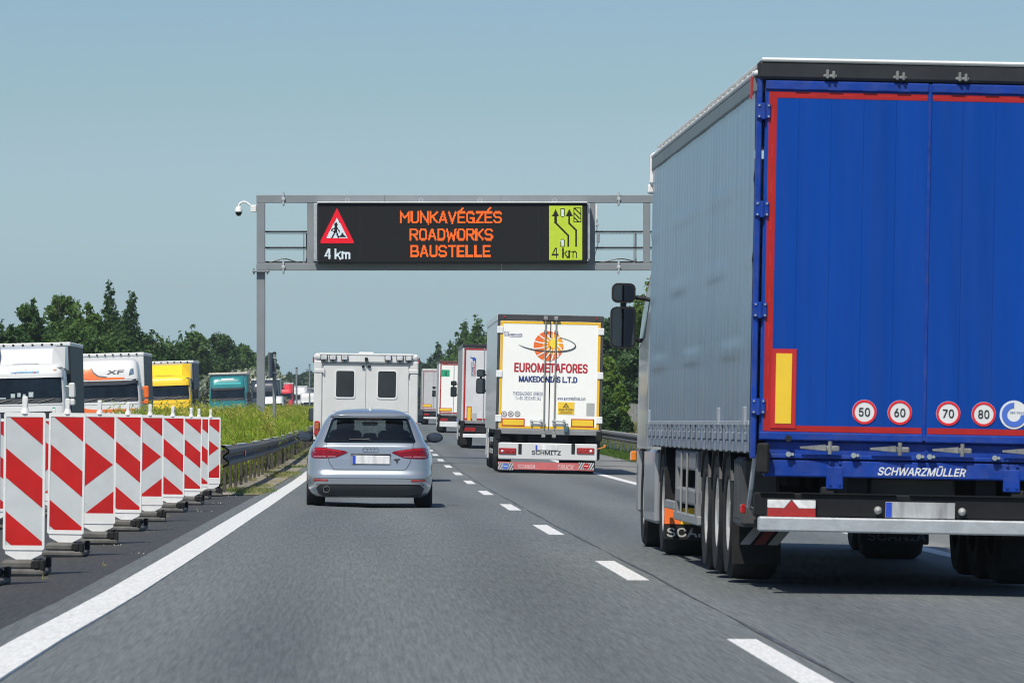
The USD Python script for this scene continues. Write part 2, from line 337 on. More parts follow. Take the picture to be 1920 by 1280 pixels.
asph_dark = asphalt("asphalt_dark", (.043, .0435, .041), .75)
asph_pale = asphalt("asphalt_shoulder", (.165, .165, .155), .6)
tar = M("tar_seam", (.058, .063, .066), .6, var=.4, scale=1.5)
line_m = M("road_paint", (.60, .605, .59), .6, var=.10, scale=5, dirt=.5, stretch=(6, .6, 1))
soil_grass = usdkit.material(stage, "/World/Looks/meadow_ground", {
    "g": ("geometry", {}), "n": ("noise_texture", {"scale": .5, "detail": 6.0, "roughness": .65}), "n2": ("noise_texture", {"scale": 9.0, "detail": 5.0, "roughness": .7}),
    "r": ("rgb_ramp", {"ramp": [(.3, (.055, .085, .018)), (.5, (.10, .12, .03)), (.62, (.17, .155, .06)), (.75, (.20, .17, .085))]}),
    "m": ("mix", {"mix_type": "multiply", "fac": .8}), "r2": ("rgb_ramp", {"ramp": [(.3, (.5, .5, .5)), (.7, (1.2, 1.2, 1.1))]}), "bp": ("bump", {"strength": .8, "distance": .08}), "p": ("principled_bsdf", {"roughness": .9, "specular_ior_level": .2})},
    [("g.position", "n.vector"), ("g.position", "n2.vector"), ("n.fac", "r.fac"), ("n2.fac", "r2.fac"), ("r.color", "m.color1"), ("r2.color", "m.color2"), ("m.color", "p.base_color"), ("n2.fac", "bp.height"), ("bp.normal", "p.normal")], surface="p.BSDF")
gravel_m = M("verge_soil", (.21, .19, .15), .9, var=.45, scale=7, bump=.8, bscale=18)

EOFF = PchipInterpolator([-100, 0, 29, 40, 70, 128, 200, 2000], [-4.3, -4.2, -4.03, -3.86, -3.62, -3.50, -3.5, -3.5])
solo("meadow", sheet(far_d, [-900, -400, -150, -60, -30, -18, -16, -12, -8, -7.3, -6.4, -5.4, -4.2, 0, 4, 6.9, 7.4, 7.9, 8.4, 9, 9.6, 11, 13, 20, 60, 200, 900], -.05), soil_grass, kind="structure", smooth=True)
road = thing("road", None, None, kind="structure")
main_d = near_d
pave(road, "carriageway", main_d, [lambda d: EOFF(d) - .32, -2, 0, 2, 3.72], asph)
pave(road, "hard_shoulder", main_d, [3.72, 5, 6.2], asph_pale)
cross_d = np.arange(-60, 94.1, 2.0)
pave(road, "crossing_pavement", cross_d, [-20, -17, -12, -8, -7, -6, -5, lambda d: EOFF(d) - .32], asph_dark)
pave(road, "oncoming_carriageway", main_d[main_d >= 92], [-17, -14, -11, -8.2], asph)
part(road, "edge_line", painted(main_d, lambda d: EOFF(d) - .125, lambda d: EOFF(d) + .125), line_m, label="solid white line along the left edge")
part(road, "edge_line", painted(main_d, lambda d: 3.48 + 0 * d, lambda d: 3.70 + 0 * d), line_m, label="solid white line along the right edge")
for k in range(-1, 34):                                  # dashes of six metres every eighteen
    d0 = 27.7 + 18 * k
    w = .085
    part(road, "lane_dash", painted(np.linspace(d0, d0 + 6.0, 4), lambda d: -w + 0 * d, lambda d: w + 0 * d), line_m)
part(road, "joint_seam", sheet(np.arange(20, 300, 3.0), [lambda d: .17 + .012 * np.sin(d * .7), lambda d: .192 + .012 * np.sin(d * .43)], .003), tar)
part(road, "joint_seam", sheet([165.6, 166.3], [-3.5, 0, 3.7, 6.2], .007), tar)
part(road, "verge_strip", sheet(np.arange(93, 320, 3.0), [-4.75, lambda d: EOFF(d) - .3], .01), gravel_m)

# ------------------------------------------------------------------ crash barriers
def sweep(profile, d0, d1, off, step=2.0, top=0.0):
    ds = np.linspace(d0, d1, max(2, int((d1 - d0) / step) + 1)); pr = np.asarray(profile); k = len(pr)
    v = np.concatenate([np.c_[xc(d) + off + pr[:, 0], np.full(k, d), gz(d, off) + pr[:, 1]] for d in ds]); n = len(ds)
    i, j = np.meshgrid(np.arange(n - 1), np.arange(k), indexing="ij"); j2 = (j + 1) % k
    q = np.stack([i * k + j, i * k + j2, (i + 1) * k + j2, (i + 1) * k + j], -1).reshape(-1, 4)
    m = trimesh.Trimesh(v, np.vstack([q[:, :3], q[:, [0, 2, 3]]]), process=False); m.fix_normals(); return m
def wbeam(sx, top):
    pl = LineString([(0.0, top), (sx * .03, top), (sx * .085, top - .045), (sx * .085, top - .085), (sx * .01, top - .135), (sx * .01, top - .175), (sx * .085, top - .225), (sx * .085, top - .265), (0, top - .31)]).buffer(.012, join_style=2)
    return np.array(pl.exterior.coords)[:-1]
rail_m = M("rail_steel", (.085, .088, .09), .7, spec=.25, var=.25, scale=4, dirt=.3)
edge_m = M("rail_edge_sunlit", (.46, .46, .43), .55, var=.3, scale=3, dirt=.3)  # pale colour stands in for sunlight on top of the rails
post_m = M("rail_post_steel", (.042, .038, .033), .8, var=.3, scale=6, dirt=.3)
def barrier(off, sx, ds, label, gap, post_gap, pm):
    r = thing("crash_barrier", label, "crash barrier")
    for a in np.arange(ds[0], ds[1], gap):
        p = part(r, "rail", sweep(wbeam(sx, .77), a, min(a + gap - .01, ds[1]), off), rail_m, 30)
        if sx < 0 or int(a / gap * 7) % 3: part(p, "sunlit_edge", sweep(np.array([(-.03, .772), (-.03, .800), (.04, .800), (.04, .772)]) * [sx, 1], a, min(a + gap - .01, ds[1]), off), edge_m)  # added strip, left out on some median sections, imitating patches of sun
        if int(a / gap) % 6 == 2: part(p, "reflector", moved(to3(B(-.01, .01, -.05, .05, -.05, .05), np.eye(4)), *(P(a + 1, off) + [sx * .06, 0, .62])), lamp_red)
    for d in np.arange(ds[0] + .6, ds[1], post_gap):
        c = P(d, off - sx * .09)
        part(r, "post", moved(cat(B(-.026, .026, -.055, -.045, -.1, .70), B(-.026, .026, .045, .055, -.1, .70), B(-.026, -.018, -.045, .045, -.1, .70), B(-.03, .09 * sx + .001, -.03, .03, .50, .72) if sx > 0 else B(-.09, .03, -.03, .03, .50, .72)), *c), pm)
    return r
barrier(-4.38, 1, (92, 330), "grey steel crash barrier in front of the tall yellow-green weeds of the median", 4.0, 4.0, post_m)
barrier(7.05, -1, (100, 420), "grey steel crash barrier with pale posts along the grassy right verge", 4.0, 3.2, M("pale_post", (.55, .54, .50), .6, var=.2, scale=6, dirt=.25))

# ------------------------------------------------------------------ message gantry
GD = 180.0
gx = lambda px: float(Xpx(px, GD)); gzz = lambda py: float(Zpx(py, GD))
gt = thing("sign_gantry", "grey steel portal gantry spanning the carriageway and holding the message board", "gantry")
def gbox(x0, x1, y0, y1, dep0=-.14, dep1=.14, c=.012): return B(gx(x0), gx(x1), GD + dep0, GD + dep1, gzz(y1), gzz(y0), c)
RP = 1352
for a, b in ((481.5, 497), (RP - 15, RP)):
    zb = min(gz(GD, off_px(a, GD)), gz(GD, off_px(b, GD))) - .2
    part(gt, "column", B(gx(a), gx(b), GD - .14, GD + .14, zb, gzz(510), .012), grey_steel)
    part(gt, "cap_plate", [gbox(a - 8, b + 8, 507.5, 510.5, -.28, .28), *[cyl((gx(q), GD - .22, gzz(515)), (gx(q), GD - .22, gzz(503)), .025, 8) for q in (a - 5, b + 5)]], grey_steel)
    part(gt, "upright", gbox(a, b, 381, 493), grey_steel)
    part(gt, "base_plate", B(gx(a) - .2, gx(b) + .2, GD - .35, GD + .35, zb - .1, zb + .26, .01), grey_steel)
for y0, y1 in ((366, 380.5), (493.5, 507)):
    x = 481.0
    for x2 in (531.5, 722, 940, 1160, RP + .5):
        part(gt, "beam", gbox(x, x2 - .25, y0, y1), grey_steel); x = x2
for px in (531.5, 1160):
    for y in (373.5, 501):
        part(gt, "flange", [gbox(px - 2, px + 2, y - 11, y + 10.5, -.19, .19), *[cyl((gx(px), GD + q, gzz(y + 13)), (gx(px), GD + q, gzz(y - 13)), .022, 8) for q in (-.165, .165)], gbox(px - 3.5, px + 3.5, y - 3, y + 3, -.2, -.14)], galv)
for a, b in ((576, 589), (1103, 1115.5), (1206, 1219)):
    part(gt, "upright", gbox(a, b, 380.7, 493.3, -.13, .13), grey_steel)
for y in (434, 464):
    for a, b in ((497, 576), (1116, 1206), (1219, RP - 15)):
        part(gt, "handrail", [gbox(a, b, y - 1.5, y + 1.5, .16, .2, 0), gbox(a, b, y + 1.7, y + 3.0, .7, .74, 0)], dark)
for a in (568, 1188):
    part(gt, "rail_post", gbox(a, a + 2.4, 434, 493, .16, .2, 0), grey_steel); part(gt, "rail_post", gbox(a + 4, a + 6.4, 437, 493, .7, .74, 0), grey_steel)
part(gt, "walkway", gbox(497, RP - 15, 489.5, 492, .2, .78, 0), dark)
for a, b in ((505, 560), (1126, 1200)):
    t = np.linspace(0, 1, 13); part(gt, "cable", tube(np.c_[np.interp(t, [0, 1], [gx(a), gx(b)]), np.full(13, GD - .05), gzz(493) + .10 * np.sin(t * np.pi) ** 2 + .03], .02, 6), black)
# message board
VX0, VX1, VY0, VY1 = 596.5, 1100.5, 382.0, 494.5
vm = thing("message_board", "wide black electronic message board showing orange roadworks text and two pictograms", "message board")
FY = GD - .62
board_m = M("led_face", (.0075, .008, .009), .7, spec=.25, var=.2, scale=8, bump=.25, bscale=70)
part(vm, "casing", [B(gx(VX0), gx(VX1), FY + .03, GD - .16, gzz(VY1), gzz(VY0), .02)], dark)
part(vm, "face", B(gx(VX0) + .03, gx(VX1) - .03, FY, FY + .05, gzz(VY1) + .03, gzz(VY0) - .03, .01), board_m)
part(vm, "top_hood", B(gx(VX0) - .01, gx(VX1) + .01, FY - .07, GD - .16, gzz(VY0) + .003, gzz(VY0) + .04, .008), white_s)
for q in (676, 1010): part(vm, "seam", B(gx(q) - .008, gx(q) + .008, FY - .004, FY + .01, gzz(VY1) + .04, gzz(VY0) - .04), black)
for q in (652, 790, 900, 1040): part(vm, "lifting_eye", lathe([(.05, -.015), (.07, -.015), (.07, .015), (.05, .015), (.05, -.015)], (gx(q), FY + .2, gzz(VY0) + .1), 12, "y"), galv)
part(vm, "bracket", [gbox(589.3, 596, 383, 489, -.6, -.2), gbox(1101, 1106, 383, 487, -.5, -.2)], galv)
PITCH = .027
def leds(shape_px, fill=.84, pitch=PITCH):
    """square diodes wherever the drawing, given in photo pixels on the board, covers the grid"""
    s = shapely.affinity.affine_transform(shape_px, [GD / FPX, 0, 0, -GD / FPX, -960 * GD / FPX, HC + HORIZON * GD / FPX])
    x0, z0, x1, z1 = s.bounds; X, Z = np.meshgrid(np.arange(math.floor(x0 / pitch), x1 / pitch + 1) * pitch, np.arange(math.floor(z0 / pitch), z1 / pitch + 1) * pitch)
    ok = shapely.contains_xy(s, X.ravel(), Z.ravel()); c = np.c_[X.ravel(), Z.ravel()][ok]; h = pitch * fill / 2; n = len(c)
    k = np.array([(-h, -h), (h, -h), (h, h), (-h, h)]); v = np.zeros((n, 4, 3)); v[:, :, 0] = c[:, None, 0] + k[:, 0]; v[:, :, 2] = c[:, None, 1] + k[:, 1]; v[:, :, 1] = FY - .006
    i = np.arange(n)[:, None] * 4
    return trimesh.Trimesh(v.reshape(-1, 3), np.vstack([i + [0, 1, 2], i + [0, 2, 3]]), process=False)
STROKE = {"M": [[(0, 0), (0, 1), (.5, .45), (1, 1), (1, 0)]], "U": [[(0, 1), (0, .15), (.2, 0), (.8, 0), (1, .15), (1, 1)]], "N": [[(0, 0), (0, 1), (1, 0), (1, 1)]],
    "K": [[(0, 0), (0, 1)], [(1, 1), (0, .42)], [(.3, .58), (1, 0)]], "A": [[(0, 0), (.44, 1), (.56, 1), (1, 0)], [(.2, .28), (.8, .28)]], "V": [[(0, 1), (.5, 0), (1, 1)]],
    "E": [[(1, 1), (0, 1), (0, 0), (1, 0)], [(0, .5), (.8, .5)]], "É": [[(1, 1), (0, 1), (0, 0), (1, 0)], [(0, .5), (.8, .5)], [(.4, 1.2), (.75, 1.42)]],
    "G": [[(1, .85), (.8, 1), (.2, 1), (0, .8), (0, .2), (.2, 0), (1, 0), (1, .42), (.6, .42)]], "Z": [[(0, 1), (1, 1), (0, 0), (1, 0)]],
    "S": [[(1, .85), (.8, 1), (.2, 1), (0, .85), (0, .66), (.2, .52), (.8, .48), (1, .34), (1, .15), (.8, 0), (.2, 0), (0, .15)]],
    "R": [[(0, 0), (0, 1), (.8, 1), (1, .85), (1, .6), (.8, .45), (0, .45)], [(.5, .45), (1, 0)]], "O": [[(.2, 0), (0, .2), (0, .8), (.2, 1), (.8, 1), (1, .8), (1, .2), (.8, 0), (.2, 0)]],
    "D": [[(0, 0), (0, 1), (.75, 1), (1, .78), (1, .22), (.75, 0), (0, 0)]], "W": [[(0, 1), (.2, 0), (.5, .6), (.8, 0), (1, 1)]],
    "B": [[(0, 0), (0, 1), (.75, 1), (.95, .85), (.95, .65), (.75, .52), (0, .52)], [(.75, .52), (1, .38), (1, .15), (.8, 0), (0, 0)]], "T": [[(0, 1), (1, 1)], [(.5, 1), (.5, 0)]], "L": [[(0, 1), (0, 0), (1, 0)]],
    "4": [[(1, .28), (0, .28), (.6, 1), (.75, 1), (.75, 0)]], "k": [[(0, 1), (0, 0)], [(.9, .68), (0, .3)], [(.35, .45), (1, 0)]], "m": [[(0, 0), (0, .68)], [(0, .55), (.25, .66), (.5, .6), (.5, 0)], [(.5, .55), (.75, .66), (1, .55), (1, 0)]]}
def led_text(s, x0, x1, y0, y1, lw, widths=None, gap=.34):
    wd = [{"M": 1.25, "W": 1.25, "m": 1.35, " ": .25, "E": .9, "É": .9, "L": .9, "T": .95, "k": .85}.get(c, 1.0) for c in s]
    u = (x1 - x0) / (sum(wd) + gap * (len(s) - 1)); x = x0; out = []; each = []
    for c, w in zip(s, wd):
        for st in STROKE.get(c, []): out.append(LineString([(x + a * w * u, y1 - b * (y1 - y0)) for a, b in st]).buffer(lw, cap_style=3, join_style=2))
        if STROKE.get(c): each.append(unary_union(out[-len(STROKE[c]):]))
        x += (w + gap) * u
    return each
amber = glow("led_orange", (1.0, .165, .03), .95); led_red = glow("led_red", (.80, .022, .04), .92); led_white = glow("led_white", (.66, .78, .86), .9); led_lime = glow("led_yellow_green", (.52, .68, .06), .85)
for s, x0, x1, y0, y1 in (("MUNKAVÉGZÉS", 752, 939.5, 399.5, 418), ("ROADWORKS", 770.5, 922.5, 431.5, 450), ("BAUSTELLE", 772, 919, 462.5, 481)):
    for g_ in led_text(s, x0, x1, y0, y1, 1.75, gap=.4): part(vm, "letter", leds(g_, .96), amber)
tri = Polygon([(633, 394), (603, 455.5), (663, 455.5)]).buffer(1.5); tri_in = Polygon([(633, 409), (612.5, 448), (653.5, 448)])
man = unary_union([Point(631, 422).buffer(3.4), LineString([(631, 426), (630, 436)]).buffer(2.6), LineString([(630, 436), (624, 446)]).buffer(1.5), LineString([(631, 435), (636, 446)]).buffer(1.5), LineString([(629, 428), (623, 433), (629, 437)]).buffer(1.1), LineString([(633, 428), (638, 436)]).buffer(1.1), Polygon([(636, 446.5), (641, 440), (643, 437), (646, 441), (651, 446.5)])])
part(vm, "pictogram_frame", leds(tri.difference(tri_in.buffer(.2)), .96), led_red)
part(vm, "pictogram_field", leds(tri_in.difference(man), .96), led_white)
for g_ in led_text("4 km", 611, 656.5, 468.5, 486, 1.4): part(vm, "letter", leds(g_, .96), led_white)
def q4(x, y): return (830 + x * .21354, 340 + y * .21354)
ln = lambda pts, w: LineString([q4(*p) for p in pts]).buffer(w, cap_style=3, join_style=2)
arrows = unary_union([ln([(990, 300), (990, 370), (1100, 480), (1100, 572)], 1.9), Polygon([q4(990, 250), q4(957, 314), q4(1023, 314)]), ln([(1110, 300), (1110, 378), (1167, 432), (1167, 572)], 1.9), Polygon([q4(1110, 250), q4(1077, 314), q4(1143, 314)]),
    ln([(1153, 238), (1211, 238), (1211, 362), (1153, 362), (1153, 238)], 1.0), *[LineString([q4(1153, 240 + k), q4(1211, 295 + k)]).buffer(1.1).intersection(sbox(*q4(1153, 238), *q4(1211, 362))) for k in (0, 44, 86)],
    *led_text("4 km", 1035.5, 1080.5, 466.5, 483.5, 1.2)])
um = unary_union([sbox(*q4(1037, 250), *q4(1063, 300)), Point(q4(1050, 302)).buffer(3.0), sbox(*q4(1037, 530), *q4(1063, 572)), Point(q4(1050, 530)).buffer(3.0)])
part(vm, "lane_panel", leds(sbox(1028.5, 387.5, 1091.5, 488).difference(unary_union([arrows, um.buffer(1.2)])), .97), led_lime)
part(vm, "lane_marks", leds(um, .96), led_white)
# camera and aerial on the gantry
cc = thing("surveillance_camera", "white dome camera on a curved arm at the left end of the gantry", "camera")
c0 = np.array([gx(447.5), GD, gzz(394)])
part(cc, "arm", tube([c0 + [0, 0, .10], c0 + [.03, 0, .20], c0 + [.12, 0, .255], c0 + [.22, 0, .25], c0 + [.36, 0, .15]], .035, 10), white_plastic, 40)
part(cc, "mount", B(gx(470), gx(481), GD - .08, GD + .08, gzz(398), gzz(384.5), .02), white_plastic)
part(cc, "housing", lathe([(.03, .12), (.09, .09), (.115, .0), (.115, -.05), (.0, -.05)], c0, 24, "z"), white_plastic, 40)
part(cc, "dome", lathe([(.105, -.04), (.10, -.10), (.06, -.17), (0, -.19)], c0, 24, "z"), screen, True)
ae = thing("radio_aerial", "white stick aerial with a small grey box on the right side of the message board", "aerial")
part(ae, "stick", cyl((gx(1119), GD - .2, gzz(412)), (gx(1119), GD - .2, gzz(384)), .035, 10), white_plastic)
part(ae, "clamp", [cyl((gx(1119), GD - .2, gzz(432)), (gx(1119), GD - .2, gzz(412)), .02, 8), B(gx(1115), gx(1123), GD - .25, GD - .12, gzz(423), gzz(420), .005)], galv)
part(ae, "box", B(gx(1118.5), gx(1124.5), GD - .24, GD - .1, gzz(455), gzz(436), .01), grey_steel)
t = np.linspace(0, 1, 14); part(ae, "cable", tube(np.c_[gx(1118) + .06 * np.sin(t * 5), np.full(14, GD - .2), np.interp(t, [0, 1], [gzz(432), gzz(490)])], .012, 6), black)

# ------------------------------------------------------------------ striped warning boards
def warning_board(kind):
    r = thing("warning_board", "", "warning board")
    W, L, zb = .32, 1.06, .187
    frame_ = rect(-W / 2, W / 2, zb, zb + L, .02)
    low = Polygon([(-W / 2 + .012, zb + .01), (W / 2 - .012, zb + .01), (W / 2 - .02, zb - .03), (.035, zb - .085), (-.035, zb - .085), (-W / 2 + .02, zb - .03)])
    hole = rect(-.142, .142, zb + (.10 if kind else .035), zb + L - .035)
    part(r, "frame", [moved(deco(unary_union([frame_, low]), 0, .03), 0, .012, 0), deco(frame_.difference(hole), -.018, .006)], white_plastic, label=None)
    part(r, "stem", B(-.03, .03, -.02, .02, .03, zb - .06), white_plastic)
    fx0, fz1 = -.142, zb + L - .035; w, hgt = .284, L - (.135 if kind else .07)
    part(r, "white_film", deco(hole, -.017, .003), M("white_film", (.47, .50, .505), .42, var=.05, scale=4, dirt=.14))
    reds = []
    for k in range(-1, 4):
        if not kind: reds.append(Polygon([(0, .24 + .485 * k), (0, .24 + .225 + .485 * k), (w, .24 + .225 + .83 * w + .485 * k), (w, .24 + .83 * w + .485 * k)]))
    if kind: reds = [Polygon([(.02, 0), (w, 0), (w, .215)]), Polygon([(0, .24), (0, .67), (w - .01, .455)]), Polygon([(.015, hgt), (w, hgt - .215), (w, hgt)])]
    red = unary_union([shapely.affinity.affine_transform(s.intersection(sbox(0, 0, w, hgt)), [1, 0, 0, -1, fx0, fz1]) for s in reds])
    for g in geoms(red): part(r, "red_stripe", deco(g, -.020, .002), red_board)
    zt = zb + L
    part(r, "lamp_holder", [cyl((0, 0, zt - .01), (0, 0, zt + .035), .036, 12, .024), B(-.021, .021, -.018, .018, zt + .03, zt + .125, .008)], white_plastic, 40)
    b = part(r, "foot", [B(-.17, .19, -.40, .40, 0, .05, .015), B(-.15, .10, -.34, .34, .045, .115, .02)], M("foot_rubber", (.085, .083, .076), .85, var=.3, scale=9, dirt=.3))
    part(b, "grip", [B(.15, .19, -.40, -.28, .04, .125, .01), B(.15, .19, .28, .40, .04, .125, .01), B(.10, .15, -.40, -.36, .05, .12, .01), cyl((.11, -.36, .085), (.11, .36, .085), .032, 10)], rubber)
    return r
BRD = [(44, 44.7, 0, .01, "striped warning board with diagonal red bands, the nearest and tallest one at the left"), (122, 50.7, 0, .018, "diagonal striped warning board, second of the front row from the left"),
       (184, 55.6, 1, .012, "arrow-patterned warning board, the largest of the boards with red arrows"), (237, 62.2, 0, .014, "diagonal striped warning board, between the two nearest arrow boards"), (280, 68.2, 1, .008, "arrow-patterned warning board, second largest of the boards with red arrows"),
       (322, 75.5, 0, .012, "diagonal striped warning board just right of the second arrow board"), (356, 82.3, 0, .015, "diagonal striped warning board with four boards of its row to the left of the weeds behind it"), (371.5, 88.5, 0, .01, "diagonal striped warning board half hidden, next to the farthest arrow board"),
       (393.5, 92.0, 1, .01, "arrow-patterned warning board farthest away, at the end of the crash barrier")]
BRD[6] = (*BRD[6][:4], "diagonal striped warning board, third from the far end of the front row")
proto = {}
G_ = "striped warning boards on the dark paving"
def put_board(px, d, kind, tilt, label):
    X = float(Xpx(px, d)); Z = float(gz(d, X - xc(d))) + .004
    rz = {0: -.02, 1: .12}[kind] + .05 * math.sin(d)
    if kind not in proto:
        p = proto[kind] = warning_board(kind); UsdGeom.Xform.Get(stage, p).AddTransformOp(opSuffix="place").Set(upright(X, d, Z, rz, tilt=tilt)); setd(stage.GetPrimAtPath(p), label=label, group=G_)
    else: copy_of(proto[kind], "warning_board", upright(X, d, Z, rz, tilt=tilt), label, G_)
for b in BRD: put_board(*b)
put_board(-43, 42.0, 0, .01, "warning board cut off by the left edge of the picture, only its foot in view")
put_board(-8, 66.0, 0, .01, "diagonal striped warning board partly cut by the left picture edge, behind the nearest board")
put_board(100, 74.5, 1, .008, "warning board of the second row, peeping out between the two nearest boards")
put_board(142, 92, 0, .0, "warning board of the second row, only its white lamp holder showing above the arrow board")

# ------------------------------------------------------------------ poles in the median
def sign_pole(px, d, top, label, panel=None, r=.05):
    X = float(Xpx(px, d)); zg = float(gz(d, X - xc(d))); t = thing("sign_post", label, "post")
    part(t, "pole", cyl((X, d, zg - .3), (X, d, Zpx(top, d)), r, 12), grey_steel, 40)
    part(t, "cap", lathe([(r + .008, -.03), (r + .008, 0), (0, .02)], (X, d, float(Zpx(top, d))), 12, "z"), black, 40)
    if panel:
        z0, z1 = float(Zpx(panel[1], d)), float(Zpx(panel[0], d))
        part(t, "sign_panel", to3(B(-.55, .55, -.02, .02, 0, z1 - z0, .008), np.array([[.12, -.99, 0, X - .06], [.99, .12, 0, d], [0, 0, 1, z0], [0, 0, 0, 1]])), M("sign_back", (.10, .11, .12), .5, var=.1))
        part(t, "clip", [B(X - .07, X + .06, d - .06, d + .06, z0 + q, z0 + q + .04) for q in (.12, z1 - z0 - .16)], galv)
sign_pole(514.5, 158, 660.5, "grey post carrying a sign panel seen edge-on in the median weeds", (661, 708))
sign_pole(556, 300, 689, "slim grey post without a panel, rising in front of the white lorry far left")
sign_pole(580.5, 350, 683, "farthest slim grey post, just left of the white ambulance")
# ------------------------------------------------------------------ vehicles: shared pieces
def wheel(root, x, y, r, w, sx, rim=rim_m, drop=0.0):
    """x is the outer side wall; sx -1 left, +1 right"""
    z = r - drop
    pr = [(r * .56, -w), (r * .9, -w), (r * .985, -w * .9), (r, -w * .75), (r, -w * .25), (r * .985, -w * .1), (r * .9, 0), (r * .62, -.004), (r * .56, -.03), (r * .56, -w)]
    tm_ = lathe([(a, sx * b) for a, b in pr], (x, y, z), 40)
    p = part(root, "wheel", tm_, rubber, 35)
    rr = lathe([(r * .575, -sx * .02), (r * .56, -sx * .015), (r * .50, -sx * .05), (r * .47, -sx * .09), (r * .26, -sx * .10), (r * .22, -sx * .05), (r * .2, -sx * .02), (0, -sx * .015)], (x, y, z), 32)
    bolts = [cyl((x - sx * .07, y + r * .33 * math.cos(a), z + r * .33 * math.sin(a)), (x - sx * .125, y + r * .33 * math.cos(a), z + r * .33 * math.sin(a)), .018, 6) for a in np.arange(10) * math.pi / 5] if r > .4 else []
    part(p, "rim", [rr] + bolts, rim, 30)
    return p
class View:
    """photo pixel -> x, z on the end of a vehicle that faces the viewer"""
    def __init__(s, px, d, lift=0.0):
        s.d, s.s = d, FPX / d; s.off = float(off_px(px, d)); s.px = px; s.g = HORIZON + s.s * (HC - float(gz(d, s.off)) - lift)
        s.cr = float((gz(d, s.off + .3) - gz(d, s.off - .3)) / .6)
    def x(s, px): return (px - s.px) / s.s
    def z(s, py, px=None): return (s.g - s.cr * (0 if px is None else px - s.px) - py) / s.s
    def R(s, x0, x1, y0, y1, r=0.0):
        m = (x0 + x1) / 2; return rect(s.x(x0), s.x(x1), s.z(y1, m), s.z(y0, m), r)
    def T(s, t, x0, x1, y0, y1, y=-.006, **k):
        m = (x0 + x1) / 2; return text(t, s.x(x0), s.x(x1), s.z(y1, m), s.z(y0, m), y, **k)
def ring(x, z, r0, r1, n=12): return Point(x, z).buffer(r1, quad_segs=n).difference(Point(x, z).buffer(r0, quad_segs=n)) if r0 > 0 else Point(x, z).buffer(r1, quad_segs=n)

def lorry_mirror(root, x, y, z, shell=black, sx=-1):
    """arm, tall main mirror and wide-angle mirror, glass to the rear (-y)"""
    p = part(root, "mirror", [xz(ext(rect(x - .13, x + .13, z, z + .42, .06), .11), y + .08), hull([(x + a, y + b, z + c) for a in (-.09, .09) for b, c in ((.08, .06), (.08, .36), (.14, .12), (.14, .3))]), xz(ext(rect(x - .12, x + .12, z + .46, z + .66, .06), .11), y + .08), tube([(x - sx * .10, y + .04, z + .1), (x - sx * .34, y + .06, z + .02)], .022, 8), tube([(x - sx * .10, y + .04, z + .52), (x - sx * .34, y + .06, z + .50)], .022, 8), B(x - .03, x + .03, y, y + .06, z + .4, z + .48)], shell, 30)
    part(p, "mirror_glass", [deco(rect(x - .11, x + .11, z + .02, z + .40, .045), y - .028, .006), deco(rect(x - .10, x + .10, z + .48, z + .64, .045), y - .028, .006)], mirror_m)
def tractor(root, y0, paint, W=1.22, top=3.55, mirror_shell=black, mz=1.98, mx=None, drop=0.0):
    L = Loft([(.95, y0, y0 + 2.28, W, 14), (1.9, y0, y0 + 2.3, W, 12), (2.3, y0 + .02, y0 + 2.25, W - .03, 11), (2.9, y0 + .02, y0 + 2.15, W - .14, 10), (3.3, y0 + .1, y0 + 2.0, W - .2, 8), (top, y0 + .3, y0 + 1.7, W - .32, 6)])
    part(root, "cab", L.mesh(24, 64), paint, 40)
    part(root, "side_window", L.side(Polygon([(y0 + 1.0, 2.05), (y0 + 2.1, 1.95), (y0 + 2.0, 2.75), (y0 + 1.0, 2.8)]), -1), screen, 30)
    part(root, "side_window", L.side(Polygon([(y0 + 1.0, 2.05), (y0 + 2.1, 1.95), (y0 + 2.0, 2.75), (y0 + 1.0, 2.8)]), 1), screen, 30)
    part(root, "chassis", [B(-.45, .45, y0 - 4.2, y0 + 2.2, .55, .95), B(-1.1, 1.1, y0 - .1, y0 + .1, .5, .95)], chassis)
    for sx in (-1, 1):
        part(root, "side_skirt", B(min(sx * 1.23, sx * .9), max(sx * 1.23, sx * .9), y0 - 1.2, y0 + .75, .24, .95, .03), paint)
        part(root, "step", B(min(sx * 1.22, sx * .95), max(sx * 1.22, sx * .95), y0 + 1.9, y0 + 2.3, .3, .95, .03), paint)
        part(root, "wheel_arch", [B(min(sx * 1.225, sx * .85), max(sx * 1.225, sx * .85), y0 + .78, y0 + 1.88, 1.03, 1.10, .02)], black)
        wheel(root, sx * 1.20, y0 + 1.34, .50, .31, sx, drop=drop); wheel(root, sx * 1.22, y0 - 2.3, .50, .56, sx, drop=drop)
        part(root, "mudguard", lathe_arc(sx * 1.22, y0 - 2.3, .5, .57, .60), black, 40)
        lorry_mirror(root, sx * (mx or W + .17), y0 + 2.0, mz, mirror_shell, sx)
def lathe_arc(x, y, z, r, w, a0=15, a1=165):
    th = np.radians(np.linspace(a0, a1, 17)); v = []
    sx = np.sign(x)
    for rr in (r, r + .02):
        for xx in (x, x - sx * w): v.append(np.c_[np.full(17, xx), y + rr * np.cos(th), z + rr * np.sin(th)])
    v = np.stack(v, 1).reshape(-1, 3); i = np.arange(16)[:, None] * 4; f = []
    for a, b in ((0, 1), (1, 3), (3, 2), (2, 0)): f += [i + [a, b, b + 4], i + [a, b + 4, a + 4]]
    m = trimesh.Trimesh(v, np.vstack(f + [[[0, 1, 3], [0, 3, 2], [64, 67, 65], [64, 66, 67]]]), process=False); m.fix_normals(); return m
def truck_marks(root, name, shapes, y=-.006, t=.004, parent=None):
    for shp, mt in shapes: part(parent or root, name, deco(shp, y + t, t) if not isinstance(shp, trimesh.Trimesh) else shp, mt)
